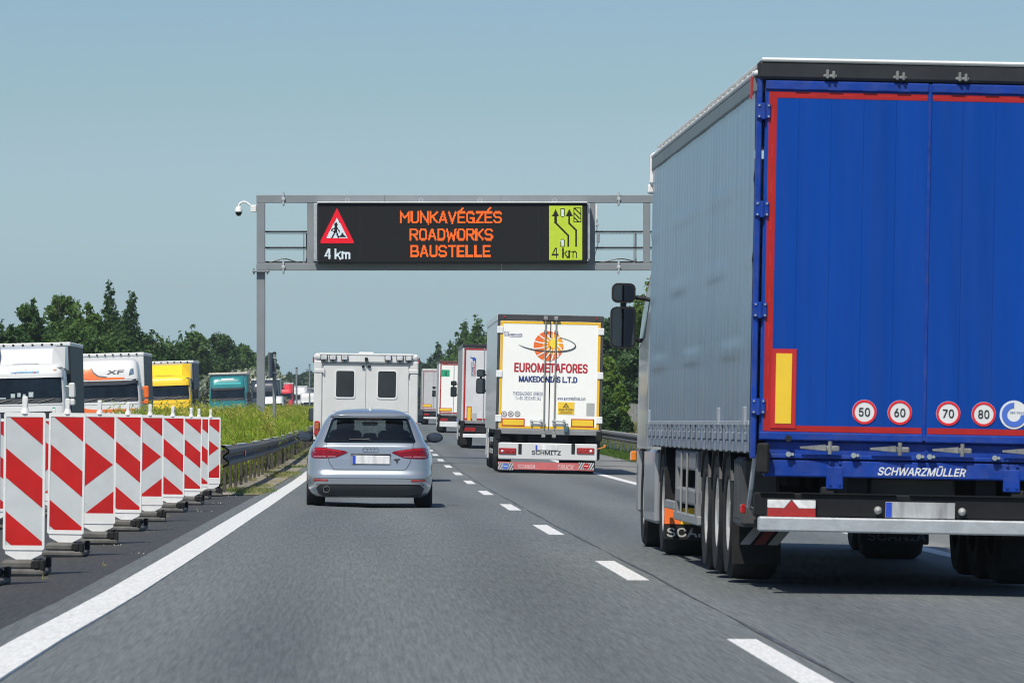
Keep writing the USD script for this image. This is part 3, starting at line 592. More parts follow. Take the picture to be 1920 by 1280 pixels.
def tail_lamp(root, x0, x1, z0, z1, y=-.03, tri=True):
    zm = z0 + (z1 - z0) * .5
    p = part(root, "tail_light", B(x0, x1, y, y + .12, z0, z1, .01), black)
    part(p, "red_lens", deco(rect(x0 + .008, x1 - .008, z0 + .008, zm, .006), y, .012), lamp_red)
    xm = (x0 + x1) / 2
    tr = Polygon([(xm - .05, zm), (xm + .05, zm), (xm, z1 - .01)])
    up = rect(x0 + .008, x1 - .008, zm + .002, z1 - .008, .006)
    part(p, "clear_lens", deco(up.difference(tr.buffer(.004)) if tri else up, y, .012), lamp_white)
    if tri: part(p, "red_reflector", deco(tr, y, .013), lamp_red)
def plate(root, x0, x1, z0, z1, y, blue=True, mat=None):
    p = part(root, "number_plate", B(x0, x1, y - .012, y, z0, z1, .002), mat or plate_white)
    if blue: part(p, "blue_band", deco(rect(x0 + .003, x0 + (x1 - x0) * .09, z0 + .003, z1 - .003), y - .012, .003), plate_blue)
    return p
def marker_plate(root, shape, inset=.03, y=-.004):
    p = part(root, "reflector_plate", deco(shape, y, .006), red_refl); part(p, "yellow_field", deco(shape.buffer(-inset, join_style=2), y - .006, .003), yellow_refl)
def speed_disc(root, x, z, r, s, edge, y=-.004):
    p = part(root, "speed_disc", deco(ring(x, z, 0, r), y, .004), white_s)
    part(p, "disc_rim", deco(ring(x, z, r * .80, r * .985), y - .004, .003), edge)
    part(p, "figures", text(s, x - r * .46, x + r * .46, z - r * .36, z + r * .36, y - .004, .003), black_letter)

# ------------------------------------------------------------------ the blue curtain-sided lorry
V = View(1727, 42.6); HEAD = -.0322
bl = thing("curtain_lorry", "blue curtain-sided lorry with blue rear doors framed in red tape, closest vehicle on the right", "lorry", frame(V.d, V.off, HEAD, -.0032, .034))
blue = M("door_blue", (.0006, .045, .27), .42, coat=.0, var=.10, scale=1.4, stretch=(4.5, 1, .22), spec=.18, dirt=.05)
blue_d = M("frame_blue", (.003, .036, .25), .5, spec=.25, var=.2, scale=5, dirt=.2)
W2 = 1.275
x_l = np.linspace(-1.205, -.008, 6)
for sx in (-1, 1):
    dr = part(bl, "door", B(min(sx * 1.215, sx * .004), max(sx * 1.215, sx * .004), .004, .05, 1.085, 3.73, .004), blue_d, label="left door leaf" if sx < 0 else "right door leaf")
    for a, b in zip(x_l[:-1], x_l[1:]):
        a_, b_ = (a + .0005, b - .0005) if sx < 0 else (-b + .0005, -a - .0005)
        part(dr, "plank", B(a_, b_, -.004, .01, 1.10, 3.655, .0006), blue)
    tape = unary_union([rect(-1.188, -.022, 3.600, 3.646), rect(-1.188, -1.128, 1.152, 3.646), rect(-1.188, -.022, 1.152, 1.196)])
    tape = tape if sx < 0 else shapely.affinity.scale(tape, -1, 1, origin=(0, 0))
    tp = part(dr, "reflective_tape", deco(tape, -.0035, .0025), M("red_tape", (.34, .013, .012), .5, var=.12, scale=5, spec=.3))
    for k in range(9): part(tp, "tape_mark", deco(rect(*sorted((sx * 1.163, sx * 1.153)), 1.3 + .265 * k, 1.40 + .265 * k), -.006, .001), red_refl)
    for k in range(4): part(tp, "tape_mark", deco(rect(*sorted((sx * (.95 - .29 * k), sx * (.85 - .29 * k))), 3.619, 3.627), -.006, .001), red_refl)
    part(bl, "door_rail", [B(min(sx * 1.213, sx * .01), max(sx * 1.213, sx * .01), -.02, .02, 3.66, 3.725, .006), *[B(sx * q - .05, sx * q + .05, -.024, -.015, 3.662, 3.67) for q in (.2, .45, .7, .95)]], blue_d)
    part(bl, "door_rail", B(min(sx * 1.213, sx * .01), max(sx * 1.213, sx * .01), -.016, .02, 1.09, 1.145, .006), blue_d)
    part(bl, "corner_post", B(min(sx * W2, sx * 1.235), max(sx * W2, sx * 1.235), -.005, .12, .95, 3.74, .008), blue_d)
    for z in (3.50, 2.78, 2.04, 1.33):
        part(bl, "hinge", [B(min(sx * 1.28, sx * 1.175), max(sx * 1.28, sx * 1.175), -.022, .005, z - .055, z + .055, .006), cyl((sx * 1.225, -.02, z - .06), (sx * 1.225, -.02, z + .06), .016, 8)], blue_d)
        part(bl, "hinge_bolt", [cyl((sx * q, -.03, z + e), (sx * q, -.01, z + e), .008, 6) for q in (1.19, 1.26) for e in (-.04, .04)], chrome)
    marker_plate(bl, rect(*sorted((sx * 1.135, sx * .95)), 1.175, 1.757), .034, -.006)
    part(bl, "bolt_head", cyl((sx * 1.0, -.03, 1.10), (sx * 1.0, 0, 1.10), .025, 12), black)
    part(bl, "buffer", B(*sorted((sx * 1.23, sx * 1.145)), -.12, .02, .84, 1.065, .015), rubber)
    tail_lamp(bl, *((-1.155, -.785) if sx < 0 else (.785, 1.155)), .52, .658)
    part(bl, "bracket", [B(*sorted((sx * .715, sx * .59)), -.012, .01, .735, .90, .006), *[cyl((sx * (.653 + e), -.02, z), (sx * (.653 + e), 0, z), .011, 8) for e in (-.035, .035) for z in (.77, .93, .97)]], blue_d)
    for q in (.745, .23):
        x = sx * q
        part(bl, "door_latch", [hull(np.vstack([np.array([(x - .17, -.05, 1.035 - .006), (x - .17, -.05, 1.035 + .008), (x - .17, -.03, 1.03), (x - .17, -.03, 1.04)]), np.array([(x + .02, -.065, 1.015), (x + .02, -.065, 1.055), (x + .02, -.03, 1.01), (x + .02, -.03, 1.06)])])), cyl((x + .05, -.05, .99), (x + .05, -.05, 1.085), .016, 10), B(x + .02, x + .12, -.06, -.01, 1.012, 1.052, .008)], M("latch_steel", (.26, .26, .25), .4, metal=.5, var=.3, scale=20, dirt=.3))
        part(bl, "top_latch", [B(x - .05, x + .05, -.05, -.02, 3.755, 3.775, .005), B(x - .03, x - .008, -.06, -.02, 3.745, 3.81, .005), B(x + .015, x + .037, -.06, -.02, 3.745, 3.80, .005)], M("latch_steel", (.26, .26, .25), .4))
    for q in (1.0, .52, .04): part(bl, "lock_stud", [cyl((sx * q, -.05, .985), (sx * q, -.02, .985), .02, 10), cyl((sx * q + .03, -.045, .985), (sx * q + .03, -.02, .985), .012, 8)], chrome)
part(bl, "centre_strip", B(-.014, .012, -.012, .0, 1.10, 3.72, .003), blue_d)
part(bl, "header", B(-W2, W2, -.03, .10, 3.735, 3.87, .02), M("header_black", (.012, .013, .016), .5, var=.2, dirt=.1))
part(bl, "rear_sill", [B(-1.17, 1.17, .03, .14, .97, 1.084, .01), B(-1.17, 1.17, -.012, .03, .955, .985, .005)], blue_d)
beam = part(bl, "rear_beam", B(-1.175, 1.175, -.005, .14, .82, .945, .01), blue_d)
part(beam, "lettering", text("SCHWARZMÜLLER", -.33, .315, .842, .918, -.005, .003, shear=.25), white_s)
for x, s, in ((-.443, "50"), (-.182, "60"), (.176, "70"), (.437, "80")): speed_disc(bl, x, 1.305, .09, s, M("disc_red", (.60, .012, .02), .35, var=.04))
st = part(bl, "round_sticker", deco(ring(.66, 1.305, 0, .105), -.004, .004), white_s)
part(st, "sticker_ring", deco(unary_union([ring(.66, 1.305, .05, .09).difference(Polygon([(.66, 1.305), (.66, 1.5), (.85, 1.5), (.85, 1.305)]))]), -.008, .003), M("sticker_blue", (.06, .14, .50), .4, var=.05))
part(st, "sticker_text", text("ISO 9001", .63, .735, 1.315, 1.330, -.008, .003), M("sticker_grey", (.3, .36, .5), .4))
part(bl, "cross_member", [B(-1.24, 1.24, -.01, .12, .53, .70, .01), B(-.9, -.2, -.03, 0, .695, .705), B(-1.2, -.95, -.03, 0, .695, .705), B(-.1, 1.2, -.03, 0, .695, .705)], M("member_black", (.007, .0075, .009), .6, var=.2, dirt=.05, spec=.2))
part(bl, "stowage_box", B(-.38, .26, .2, .5, .62, .83, .02), M("box_brown", (.06, .055, .05), .7, var=.3))
plate(bl, -.277, .236, .532, .648, -.02, mat=M("plate_shaded", (.30, .31, .32), .5, var=.4, scale=9, stretch=(1, 1, .2)))  # plate colour greyed to carry the shade it hangs in
for x in (-.33, .29): part(bl, "plate_lamp", lathe([(.0, -.05), (.025, -.045), (.03, 0)], (x, -.012, .585), 12, "y"), M("lamp_shell", (.3, .3, .3), .3, var=.1), True)
part(bl, "underrun_bar", B(-1.215, 1.215, -.10, .02, .418, .525, .012), galv)
for x in (-.7, .7): part(bl, "bar_stay", B(x - .05, x + .05, 0, .12, .45, .75, .01), chassis)
part(bl, "underframe", [B(-.55, -.40, .1, 13.2, .70, .98), B(.40, .55, .1, 13.2, .70, .98), B(-1.24, 1.24, .14, 13.5, .98, 1.06), *[B(-1.15, 1.15, y, y + .08, .85, .98) for y in np.arange(.4, 13, 1.6)]], chassis)
# curtain sides with vertical folds, horizontal creases and buckles
cur_m = usdkit.material(stage, "/World/Looks/curtain_cloth", {
    "g": ("geometry", {}), "mp": ("mapping", {"scale": (1, 2.2, .25)}), "n": ("noise_texture", {"scale": 1.6, "detail": 6.0, "roughness": .65}), "r": ("map_range", {"from_min": .3, "from_max": .7, "clamp": True}),
    "m": ("mix", {"color1": (.045, .092, .17), "color2": (.072, .128, .22)}), "p": ("principled_bsdf", {"roughness": .22, "specular_ior_level": .55})},
    [("g.position", "mp.vector"), ("mp.vector", "n.vector"), ("n.fac", "r.value"), ("r.result", "m.fac"), ("m.color", "p.base_color")], surface="p.BSDF")
def curtain(sx, y0, y1, z0, z1, ny=520, nz=46, seed=1):
    y, z = np.meshgrid(np.linspace(y0, y1, ny), np.linspace(z0, z1, nz), indexing="ij"); t = (z - z0) / (z1 - z0)
    fold = .0045 * np.sin(2 * np.pi * y / .41 + 5.5 * meshkit.noise(np.stack([y * .8, z * .25, y * 0], -1), seed)) * (.35 + .65 * np.sin(np.pi * np.clip(t * 1.02, 0, 1)) ** .5) + .012 * (meshkit.fbm(np.stack([y * 1.1, z * .7, y * 0 + 3], -1), 3, seed) - .5)
    crease = sum(.009 * np.exp(-((z - c - .012 * np.sin(y * 1.3 + c)) / .016) ** 2) for c in (1.78, 2.4, 3.0))
    x = W2 + .004 + fold + crease
    v = np.stack([sx * x, y, z], -1).reshape(-1, 3); i, j = np.meshgrid(np.arange(ny - 1), np.arange(nz - 1), indexing="ij"); a = i * nz + j
    q = np.stack([a, a + nz, a + nz + 1, a + 1], -1).reshape(-1, 4)
    if sx > 0: q = q[:, ::-1]
    return trimesh.Trimesh(v, np.vstack([q[:, :3], q[:, [0, 2, 3]]]), process=False)
roof_w = M("roof_sheet", (.62, .63, .62), .5, var=.08, dirt=.15)
strap_m = M("strap_grey", (.42, .44, .47), .5, var=.15, dirt=.2)
hem_m = M("curtain_hem", (.25, .28, .32), .4, var=.12, scale=6, dirt=.2)
for sx in (-1, 1):
    cu = part(bl, "side_curtain", curtain(sx, .125, 13.48, .995, 3.66, seed=3 + sx), cur_m, True)
    part(cu, "hem_band", B(*sorted((sx * (W2 + .012), sx * (W2 - .01))), .15, 13.46, 1.19, 1.225, .004), hem_m)
    for y in (.45, 3.3, 13.2): part(cu, "corner_patch", B(*sorted((sx * (W2 + .022), sx * (W2 - .01))), y, y + .22, 1.19, 1.33, .004), hem_m)
    for k in range(20):
        y = .42 + k * .665
        part(bl, "buckle", [B(*sorted((sx * (W2 + .02), sx * W2)), y - .022, y + .022, .985, 1.20, .004), B(*sorted((sx * (W2 + .035), sx * W2)), y - .03, y + .03, 1.075, 1.14, .008), cyl((sx * (W2 + .03), y - .02, 1.16), (sx * (W2 + .03), y - .02, 1.06), .011, 8)], M("buckle_grey", (.16, .19, .23), .45, metal=.2, var=.15, dirt=.1))
    part(bl, "roof_rail", [B(*sorted((sx * (W2 + .02), sx * (W2 - .06))), .05, 13.5, 3.64, 3.76, .012)], M("valance", (.12, .15, .16), .5, var=.1, dirt=.1))
    part(bl, "roof_edge", [B(*sorted((sx * (W2 + .026), sx * (W2 - .08))), .0, 13.5, 3.762, 3.80, .012), *[B(*sorted((sx * (W2 + .01), sx * (W2 - .04))), y, y + .03, 3.80, 3.815) for y in np.arange(.4, 13.3, .55)]], roof_w)
    part(bl, "corner_cap", [B(*sorted((sx * (W2 + .035), sx * (W2 - .1))), 13.45, 13.62, 3.50, 3.82, .03), B(*sorted((sx * (W2 + .05), sx * (W2 - .06))), 13.5, 13.66, 3.42, 3.52, .02)], white_plastic)
    for k, y in enumerate((2.95, 4.26, 5.57)):
        wheel(bl, sx * 1.235, y, .505, .385, sx, drop=.014)
        part(bl, "mudguard", lathe_arc(sx * 1.245, y, .52, .55, .38, 25, 155), black, 40)
    part(bl, "mudflap", B(*sorted((sx * 1.235, sx * .86)), 2.28, 2.30, .12, .62), rubber)
    sb = part(bl, "valve_box", [B(*sorted((sx * 1.24, sx * .95)), 1.35, 2.2, .42, .95, .03), *[B(*sorted((sx * 1.25, sx * 1.2)), 1.45 + .16 * k, 1.51 + .16 * k, .48, .92, .008) for k in range(4)]], M("box_grey", (.03, .033, .037), .6, var=.15, dirt=.25))
    part(bl, "side_lamp", [B(*sorted((sx * 1.28, sx * 1.24)), .85, .93, .53, .60, .01)], lamp_red)
    part(bl, "hose", tube([(sx * 1.22, .25, 1.0), (sx * 1.23, .5, .72), (sx * 1.22, .85, .58), (sx * 1.15, 1.3, .55)], .018, 6), strap_m)
    pb = part(bl, "pallet_box", [B(*sorted((sx * 1.25, sx * .8)), 6.5, 9.5, .80, .97, .02), B(*sorted((sx * 1.25, sx * .8)), 6.5, 9.5, .50, .64, .02), B(*sorted((sx * 1.25, sx * 1.2)), 6.5, 6.7, .4, .97, .01), B(*sorted((sx * 1.25, sx * 1.2)), 9.3, 9.5, .4, .97, .01), B(*sorted((sx * 1.0, sx * .82)), 6.6, 9.4, .5, .95)], M("box_panel", (.16, .165, .17), .55, var=.12, dirt=.25))
    for y in (7.6, 8.4): part(pb, "box_bar", cyl((sx * 1.262, y, .42), (sx * 1.262, y, .95), .010, 8), M("bar_grey", (.2, .2, .2), .5))
    part(bl, "side_guard", [B(*sorted((sx * 1.25, sx * 1.21)), 6.3, 9.7, .34, .42, .01), B(*sorted((sx * 1.24, sx * 1.2)), 9.8, 11.2, .42, .50, .01)], M("guard_grey", (.20, .21, .21), .5, dirt=.2))
    part(bl, "support_leg", [B(*sorted((sx * .95, sx * .8)), 10.5, 10.65, .25, .98, .01), B(*sorted((sx * 1.02, sx * .75)), 10.45, 10.7, .2, .25)], chassis)
    mf = part(bl, "mudflap", B(*sorted((sx * 1.235, sx * .60)), 11.30, 11.33, .12, .80, .01), rubber)
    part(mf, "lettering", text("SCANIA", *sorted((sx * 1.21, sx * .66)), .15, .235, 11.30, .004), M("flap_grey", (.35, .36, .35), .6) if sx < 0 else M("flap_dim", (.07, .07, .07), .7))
    hx = sorted((sx * 1.235, sx * .66))
    for k, mt in enumerate((M("orange_film", (.80, .16, .03), .4), yellow_refl, M("orange_film", (.8, .16, .03)), yellow_refl)):
        a = hx[0] + k * .15; part(mf, "hatch_stripe", deco(Polygon([(a, .27), (a + .10 + .05 * (k == 0), .27), (a + .15, .42), (a + .02 * (k > 0), .42)]), 11.298, .004), mt)
    part(bl, "axle", [cyl((-1.0, y, .52), (1.0, y, .52), .07, 12) for y in (2.95, 4.26, 5.57)] if sx < 0 else [B(.3, .6, 2.6, 5.9, .5, .7, .03)], chassis)
for k in range(3): part(bl, "hatched_strip", to3(deco(Polygon([(-1.18 + .11 * k, .27), (-1.10 + .11 * k, .27), (-.98 + .11 * k, .42), (-1.06 + .11 * k, .42)]), 2.28, .01), np.eye(4)), M("strip_shaded_white", (.25, .26, .26), .6) if k != 1 else M("strip_shaded_red", (.12, .012, .012), .6))  # stripe colours dimmed to imitate the shade under the trailer
part(bl, "front_wall", B(-W2 + .02, W2 - .02, 13.46, 13.56, 1.0, 3.78, .01), white_s)
part(bl, "roof", B(-W2 + .03, W2 - .03, -.035, 13.55, 3.862, 3.888, .012), roof_w)
part(bl, "roof_lip", [cyl((-W2 + .03, -.03, 3.878), (W2 - .03, -.03, 3.882), .014, 8)], roof_w)
part(bl, "loose_strap", [B(-W2 - .035, -W2 - .022, .20, .24, 3.60, 3.76)], red_refl)
part(bl, "tank", B(.72, 1.2, 9.9, 11, .5, .95, .08), galv)
silver = M("cab_silver", (.27, .28, .29), .35, metal=.3, coat=.5, var=.05, dirt=.1)
tractor(bl, 14.25, silver, W=1.235, mz=1.96, mx=1.40, drop=.034)
part(bl, "indicator", B(-1.30, -1.24, 16.2, 16.35, .82, .92, .01), lamp_amber)

# ------------------------------------------------------------------ rear of the lorries ahead
def rear_lorry(px, d, label, paint, door, border, header, side, zt=3.9, zd=1.08, mirror_shell=black, reefer=False, W=1.275, head=None, under=white_s, bar=white_s):
    V = View(px, d); r = thing("lorry", label, "lorry", frame(d, V.off, head), "lorries driving ahead in the right lane")
    part(r, "trailer_box", B(-W, W, .06, 13.5, 1.05, zt, .02), side)
    part(r, "roof_rail", [B(-W - .012, -W + .05, .05, 13.5, zt - .14, zt + .01, .01), B(W - .05, W + .012, .05, 13.5, zt - .14, zt + .01, .01)], side if reefer else M("valance", (.20, .24, .25)))
    part(r, "header", B(-W, W, -.01, .12, zt - .14, zt + .012, .015), header)
    for sx in (-1, 1):
        part(r, "door", B(*sorted((sx * (W - .07), sx * .008)), 0, .06, zd, zt - .145, .004), door)
        part(r, "corner_post", B(*sorted((sx * W, sx * (W - .06))), -.006, .1, zd - .05, zt - .14, .006), header if reefer else door)
        for k, y in enumerate((2.7, 4.0, 5.3)): wheel(r, sx * 1.24, y, .5, .36, sx)
        part(r, "mudflap", B(*sorted((sx * 1.23, sx * .86)), 2.05, 2.07, .14, .8), rubber)
        part(r, "side_guard", [B(*sorted((sx * 1.25, sx * 1.2)), 6.2, 9.8, z, z + .12, .01) for z in (.42, .72)], galv)
    bd = unary_union([rect(-W + .075, -.02, zd + .015, zt - .15).difference(rect(-W + .135, -.0, zd + .075, zt - .21)), rect(.02, W - .075, zd + .015, zt - .15).difference(rect(0, W - .135, zd + .075, zt - .21))])
    part(r, "border_tape", deco(bd, -.001, .004), border)
    part(r, "centre_seal", B(-.012, .012, -.008, .02, zd, zt - .15), black)
    part(r, "sill", B(-W + .03, W - .03, -.02, .12, zd - .13, zd - .01, .01), M("sill_grey", (.20, .205, .21), .5, var=.15, dirt=.2))
    part(r, "underframe", [B(-.5, .5, .1, 13.3, .68, 1.04), B(-1.2, 1.2, .15, 13.4, .95, 1.06)], chassis)
    for sx in (-1, 1): part(r, "buffer", B(*sorted((sx * (W + .01), sx * (W - .13))), -.1, .05, zd - .27, zd - .02, .02), rubber)
    tractor(r, 14.2, paint, mirror_shell=mirror_shell)
    return r, V
Z = lambda zx, zy: (780 + zx * .28117, 560 + zy * .28125)
gold = M("gold_tape", (.72, .42, .015), .4, var=.05)
frame_d = M("frame_dark", (.045, .045, .046), .45, var=.2, dirt=.1)
reef_side = M("reefer_side", (.55, .58, .60), .35, var=.05, coat=.3)
door_w = M("door_white", (.80, .80, .76), .36, coat=.3, var=.02, scale=1.5)
e, V = rear_lorry(1026.9, 142.0, "white refrigerated lorry with yellow door border, orange sun emblem and red lettering", white_p, door_w, gold, frame_d, reef_side, zt=3.87, reefer=True, W=1.30)
def ER(x0, x1, y0, y1, r=0.0):
    a, b = Z(x0, y0), Z(x1, y1); return V.R(a[0], b[0], a[1], b[1], r)
def ET(s, x0, x1, y0, y1, **k):
    a, b = Z(x0, y0), Z(x1, y1); return V.T(s, a[0], b[0], a[1], b[1], y=-.001, **k)
def EP(zx, zy): p = Z(zx, zy); return V.x(p[0]), V.z(p[1], p[0])
cx, cz = EP(866, 315); R_ = .365
emb = part(e, "emblem", deco(ring(cx, cz, 0, R_, 24), -.001, .004), M("emblem_orange", (.72, .15, .03), .4, var=.05))
core = shapely.affinity.translate(ring(0, 0, 0, R_ * .68, 20), cx + R_ * .28, cz + R_ * .12).intersection(ring(cx, cz, 0, R_, 24))
part(emb, "emblem_amber", deco(core, -.005, .002), M("emblem_amber_look", (.82, .33, .02), .4, var=.05))
part(emb, "emblem_yellow", deco(shapely.affinity.translate(ring(0, 0, 0, R_ * .34, 20), cx + R_ * .40, cz + R_ * .2), -.007, .002), M("emblem_yellow_look", (.85, .62, .05), .4, var=.05))
for k in range(12):
    a = k * math.pi / 6 + .2; u = np.linspace(0, 1, 9); fx, fz = cx + R_ * .40, cz + R_ * .2
    ex_, ez_ = cx + R_ * np.cos(a), cz + R_ * np.sin(a); nx, nz = -(ez_ - fz), ex_ - fx
    ptsw = [(fx + (ex_ - fx) * t_ + .22 * nx * t_ * (1 - t_), fz + (ez_ - fz) * t_ + .22 * nz * t_ * (1 - t_)) for t_ in np.linspace(.36, 1, 9)]
    part(emb, "swirl", deco(LineString(ptsw).buffer(.014).intersection(ring(cx, cz, 0, R_, 24)), -.009, .002), door_w)
ox, oz = EP(850, 298)
el = lambda a, b, dx=0, dz=0: shapely.affinity.rotate(shapely.affinity.translate(shapely.affinity.scale(Point(0, 0).buffer(1, 48), a, b), ox + dx, oz + dz), -4)
orb = el(.735, .205).difference(el(.735, .185, -.028, .012)); orb = orb.difference(shapely.affinity.rotate(rect(ox - .75, ox + .33, oz + .02, oz + .4), 0))
part(e, "orbit_ring", deco(orb, -.011, .003), M("orbit_grey", (.06, .065, .065), .4))
for s, a, mt, bd in (("EUROMETAFORES", (640, 1128, 430, 492), red_letter, True), ("MAKEDONIAS L.T.D", (672, 1060, 517, 557), blue_letter, True), ("THESSALONIKI  GREECE", (636, 835, 620, 643), blue_letter, False), ("T.:+30  2310 695 141", (652, 822, 651, 673), blue_letter, False),
                     ("www.eurometafores.com", (933, 1120, 652, 676), blue_letter, False), ("KARBOUNIS", (592, 690, 232, 246), blue_letter, True)):
    m_ = ET(s, *a, bold=bd)
    part(e, "lettering", cat(m_, moved(m_, .012, -.0007, 0), moved(m_, .006, -.0004, .004)) if a[3] - a[2] > 35 else m_, mt)
part(e, "lettering", ET("GY", 568, 602, 216, 240, bold=False), blue_letter)
part(e, "lettering_bar", deco(unary_union([ER(568, 600, 243, 247), ER(604, 690, 251, 255)]), -.001, .003), M("fine_grey", (.3, .32, .4), .4))
cs = part(e, "caution_sign", deco(ER(937, 1047, 688, 770), -.001, .005), M("caution_yellow", (.78, .52, .04), .4, var=.04))
a, b, c = EP(970, 725), EP(1012, 725), EP(991, 693)
part(cs, "warning_triangle", deco(Polygon([a, b, c]).difference(Polygon([a, b, c]).buffer(-.016)).union(rect((a[0] + b[0]) / 2 - .008, (a[0] + b[0]) / 2 + .008, a[1] + .025, a[1] + .07)), -.006, .002), black_letter)
part(cs, "lettering", moved(ET("CAUTION", 943, 1040, 731, 746), 0, -.005, 0), black_letter)
part(cs, "fine_print", deco(unary_union([ER(948, 1036, 750, 753), ER(952, 1032, 756, 759), ER(948, 1036, 762, 765)]), -.006, .002), M("print_brown", (.3, .2, .03), .5))
part(e, "document_panel", deco(ER(1127, 1181, 695, 779, .01), -.001, .006), M("panel_grey", (.36, .37, .36), .45))
for zx, s in ((580, "90"), (623, "80"), (668, "70")):
    x, z = EP(zx, 766); speed_disc(e, x, z, .07, s, M("disc_dark", (.10, .04, .04), .4), y=-.001)
marker_plate(e, ER(564, 717, 796, 848), .025); marker_plate(e, ER(1027, 1180, 801, 855), .025)
for zx in (844, 914):
    x, _ = EP(zx, 300); p = part(e, "lock_rod", [cyl((x, -.035, .92), (x, -.035, 3.82), .017, 10), *[B(x - .04, x + .04, -.05, .0, z, z + .07, .008) for z in (.95, 1.18, 2.35, 3.45)], B(x - .05, x + .05, -.06, 0, 3.76, 3.85, .01), B(x - .05, x + .05, -.06, 0, .88, .95, .01)], M("rod_steel", (.34, .33, .31), .4, metal=.5, var=.15))
for zx0, zx1, in ((750, 836), (898, 990)):
    (x0, z0), (x1, _) = EP(zx0, 815), EP(zx1, 815); part(e, "lock_handle", [B(x0, x1, -.075, -.04, z0 - .02, z0 + .02, .01), B(x0 + .02, x0 + .07, -.06, 0, z0 - .09, z0 + .05, .01), B(x1 - .07, x1 - .02, -.06, 0, z0 - .09, z0 + .05, .01)], galv)
x, z = EP(996, 868); part(e, "padlock", [B(x - .055, x + .055, -.09, -.02, z - .09, z + .05, .02), tube([(x - .035, -.05, z + .04), (x - .03, -.05, z + .13), (x + .03, -.05, z + .13), (x + .035, -.05, z + .04)], .012, 6)], M("padlock_teal", (.05, .11, .14), .4))
for sx in (-1, 1):
    for z in (3.50, 2.42, 1.33): part(e, "hinge", [B(*sorted((sx * 1.315, sx * 1.165)), -.03, .01, z - .085, z + .085, .012), *[cyl((sx * 1.27, -.035, z + q), (sx * 1.27, -.02, z + q), .012, 6) for q in (-.05, .05)]], M("hinge_white", (.66, .67, .66), .45, var=.08))
    part(e, "marker_lamp", B(sx * 1.13 - .03, sx * 1.13 + .03, -.03, 0, 3.795, 3.835, .008), lamp_red)
for zx in (850, 915): part(e, "hinge_strap", B(EP(zx - 25, 0)[0], EP(zx + 25, 0)[0], -.06, -.01, 3.745, 3.765, .004), frame_d)
ub = part(e, "bumper_panel", B(-1.22, 1.2, -.06, .0, EP(870, 1073)[1], EP(870, 962)[1], .02), white_p)
part(e, "lettering", moved(ET("SCHMITZ", 768, 962, 1011, 1040), 0, -.06, 0), black_letter)
for x0, x1 in ((548, 665), (1068, 1186)):
    a = EP(x0, 992); b = EP(x1, 1036); p = part(e, "tail_light", B(a[0], b[0], -.085, -.05, b[1], a[1], .015), lamp_red)
    for q in (.2, .5, .8): part(p, "bulb", lathe([(0, -.012), (.028, -.008), (.034, 0)], (a[0] + (b[0] - a[0]) * q, -.085, (a[1] + b[1]) / 2), 12, "y"), lamp_white if q in (.8, .2) and abs(q - (.8 if x0 < 800 else .2)) > .5 else lamp_red, True)
for x0, x1 in ((678, 701), (1032, 1056)): part(e, "strut", B(EP(x0, 0)[0], EP(x1, 0)[0], -.075, -.05, EP(x0, 1034)[1], EP(x0, 965)[1], .01), black)
a, b = EP(792, 1006), EP(940, 975); plate(e, a[0], b[0], a[1], b[1], -.062)
fl = part(e, "rear_flap", deco(ER(545, 1185, 1090, 1140), .0, .02), M("flap_red", (.50, .12, .12), .5, var=.12, dirt=.2))
part(fl, "lettering", moved(ET("SCANIA", 676, 795, 1103, 1131, shear=.2), 0, -.02, 0), M("flap_pale", (.62, .45, .44), .5)); part(fl, "lettering", moved(ET("TRUCK", 942, 1052, 1106, 1138, shear=.2), 0, -.02, 0), M("flap_pale", (.62, .45, .44), .5))
for x0 in (546, 1084):
    sh = ER(x0, x0 + 100, 1091, 1139); q = part(fl, "hatched_field", deco(sh, -.02, .003), white_s)
    x0_, z0_, x1_, z1_ = sh.bounds
    part(q, "hatch", deco(unary_union([Polygon([(x0_ + t_, z0_), (x0_ + t_ + .03, z0_), (x0_ + t_ + .12, z1_), (x0_ + t_ + .09, z1_)]) for t_ in np.arange(-.12, .4, .06)]).intersection(sh), -.023, .002), dark)
    part(q, "disc", deco(ring((x0_ + x1_) / 2, (z0_ + z1_) / 2, 0, .075), -.025, .002), M("sticker_blue", (.06, .14, .5), .4) if x0 < 800 else red_refl)
    part(q, "disc_mark", deco(rect((x0_ + x1_) / 2 - .045, (x0_ + x1_) / 2 + .045, (z0_ + z1_) / 2 - .01, (z0_ + z1_) / 2 + .01), -.027, .002), white_s)
for sx in (-1, 1): part(e, "side_marker", [tube([(sx * 1.2, .0, .62), (sx * 1.38, -.03, .68)], .014, 6), B(sx * 1.38 - .03, sx * 1.38 + .03, -.06, 0, .66, .73, .01)], black if sx < 0 else lamp_amber)
for q in (-1.29, .9): part(e, "wheel_cover", B(q, q + .39, .6, 1.9, .35, .92, .03), dark)

# curtain lorry with blue vertical logo
grey_door = M("door_pale_grey", (.55, .56, .57), .4, var=.06, scale=2)
grey_side = M("tarp_grey", (.32, .34, .34), .45, var=.1, scale=2, stretch=(1, 2, .3))
red_tape = M("red_tape", (.40, .022, .02), .4)
s2, V = rear_lorry(926.0, 222.0, "grey curtain-sided lorry with red door border and upright blue logo on its door", white_p, grey_door, red_tape, M("header_black", (.012, .013, .016), .5), grey_side, zt=3.98)
part(s2, "lettering", [to3(text("SCHMITZ", 0, .53, 0, .085, 0, .004), np.array([[0, 0, -1, V.x(884.5)], [0, 1, 0, -.001], [1, 0, 0, V.z(706)], [0, 0, 0, 1.]]))], blue_letter)
part(s2, "lettering", [to3(text("CARGOBULL", 0, .53, 0, .085, 0, .004), np.array([[0, 0, -1, V.x(889.0)], [0, 1, 0, -.001], [1, 0, 0, V.z(706)], [0, 0, 0, 1.]]))], red_letter)
bx, bz = V.x(884), V.z(675)
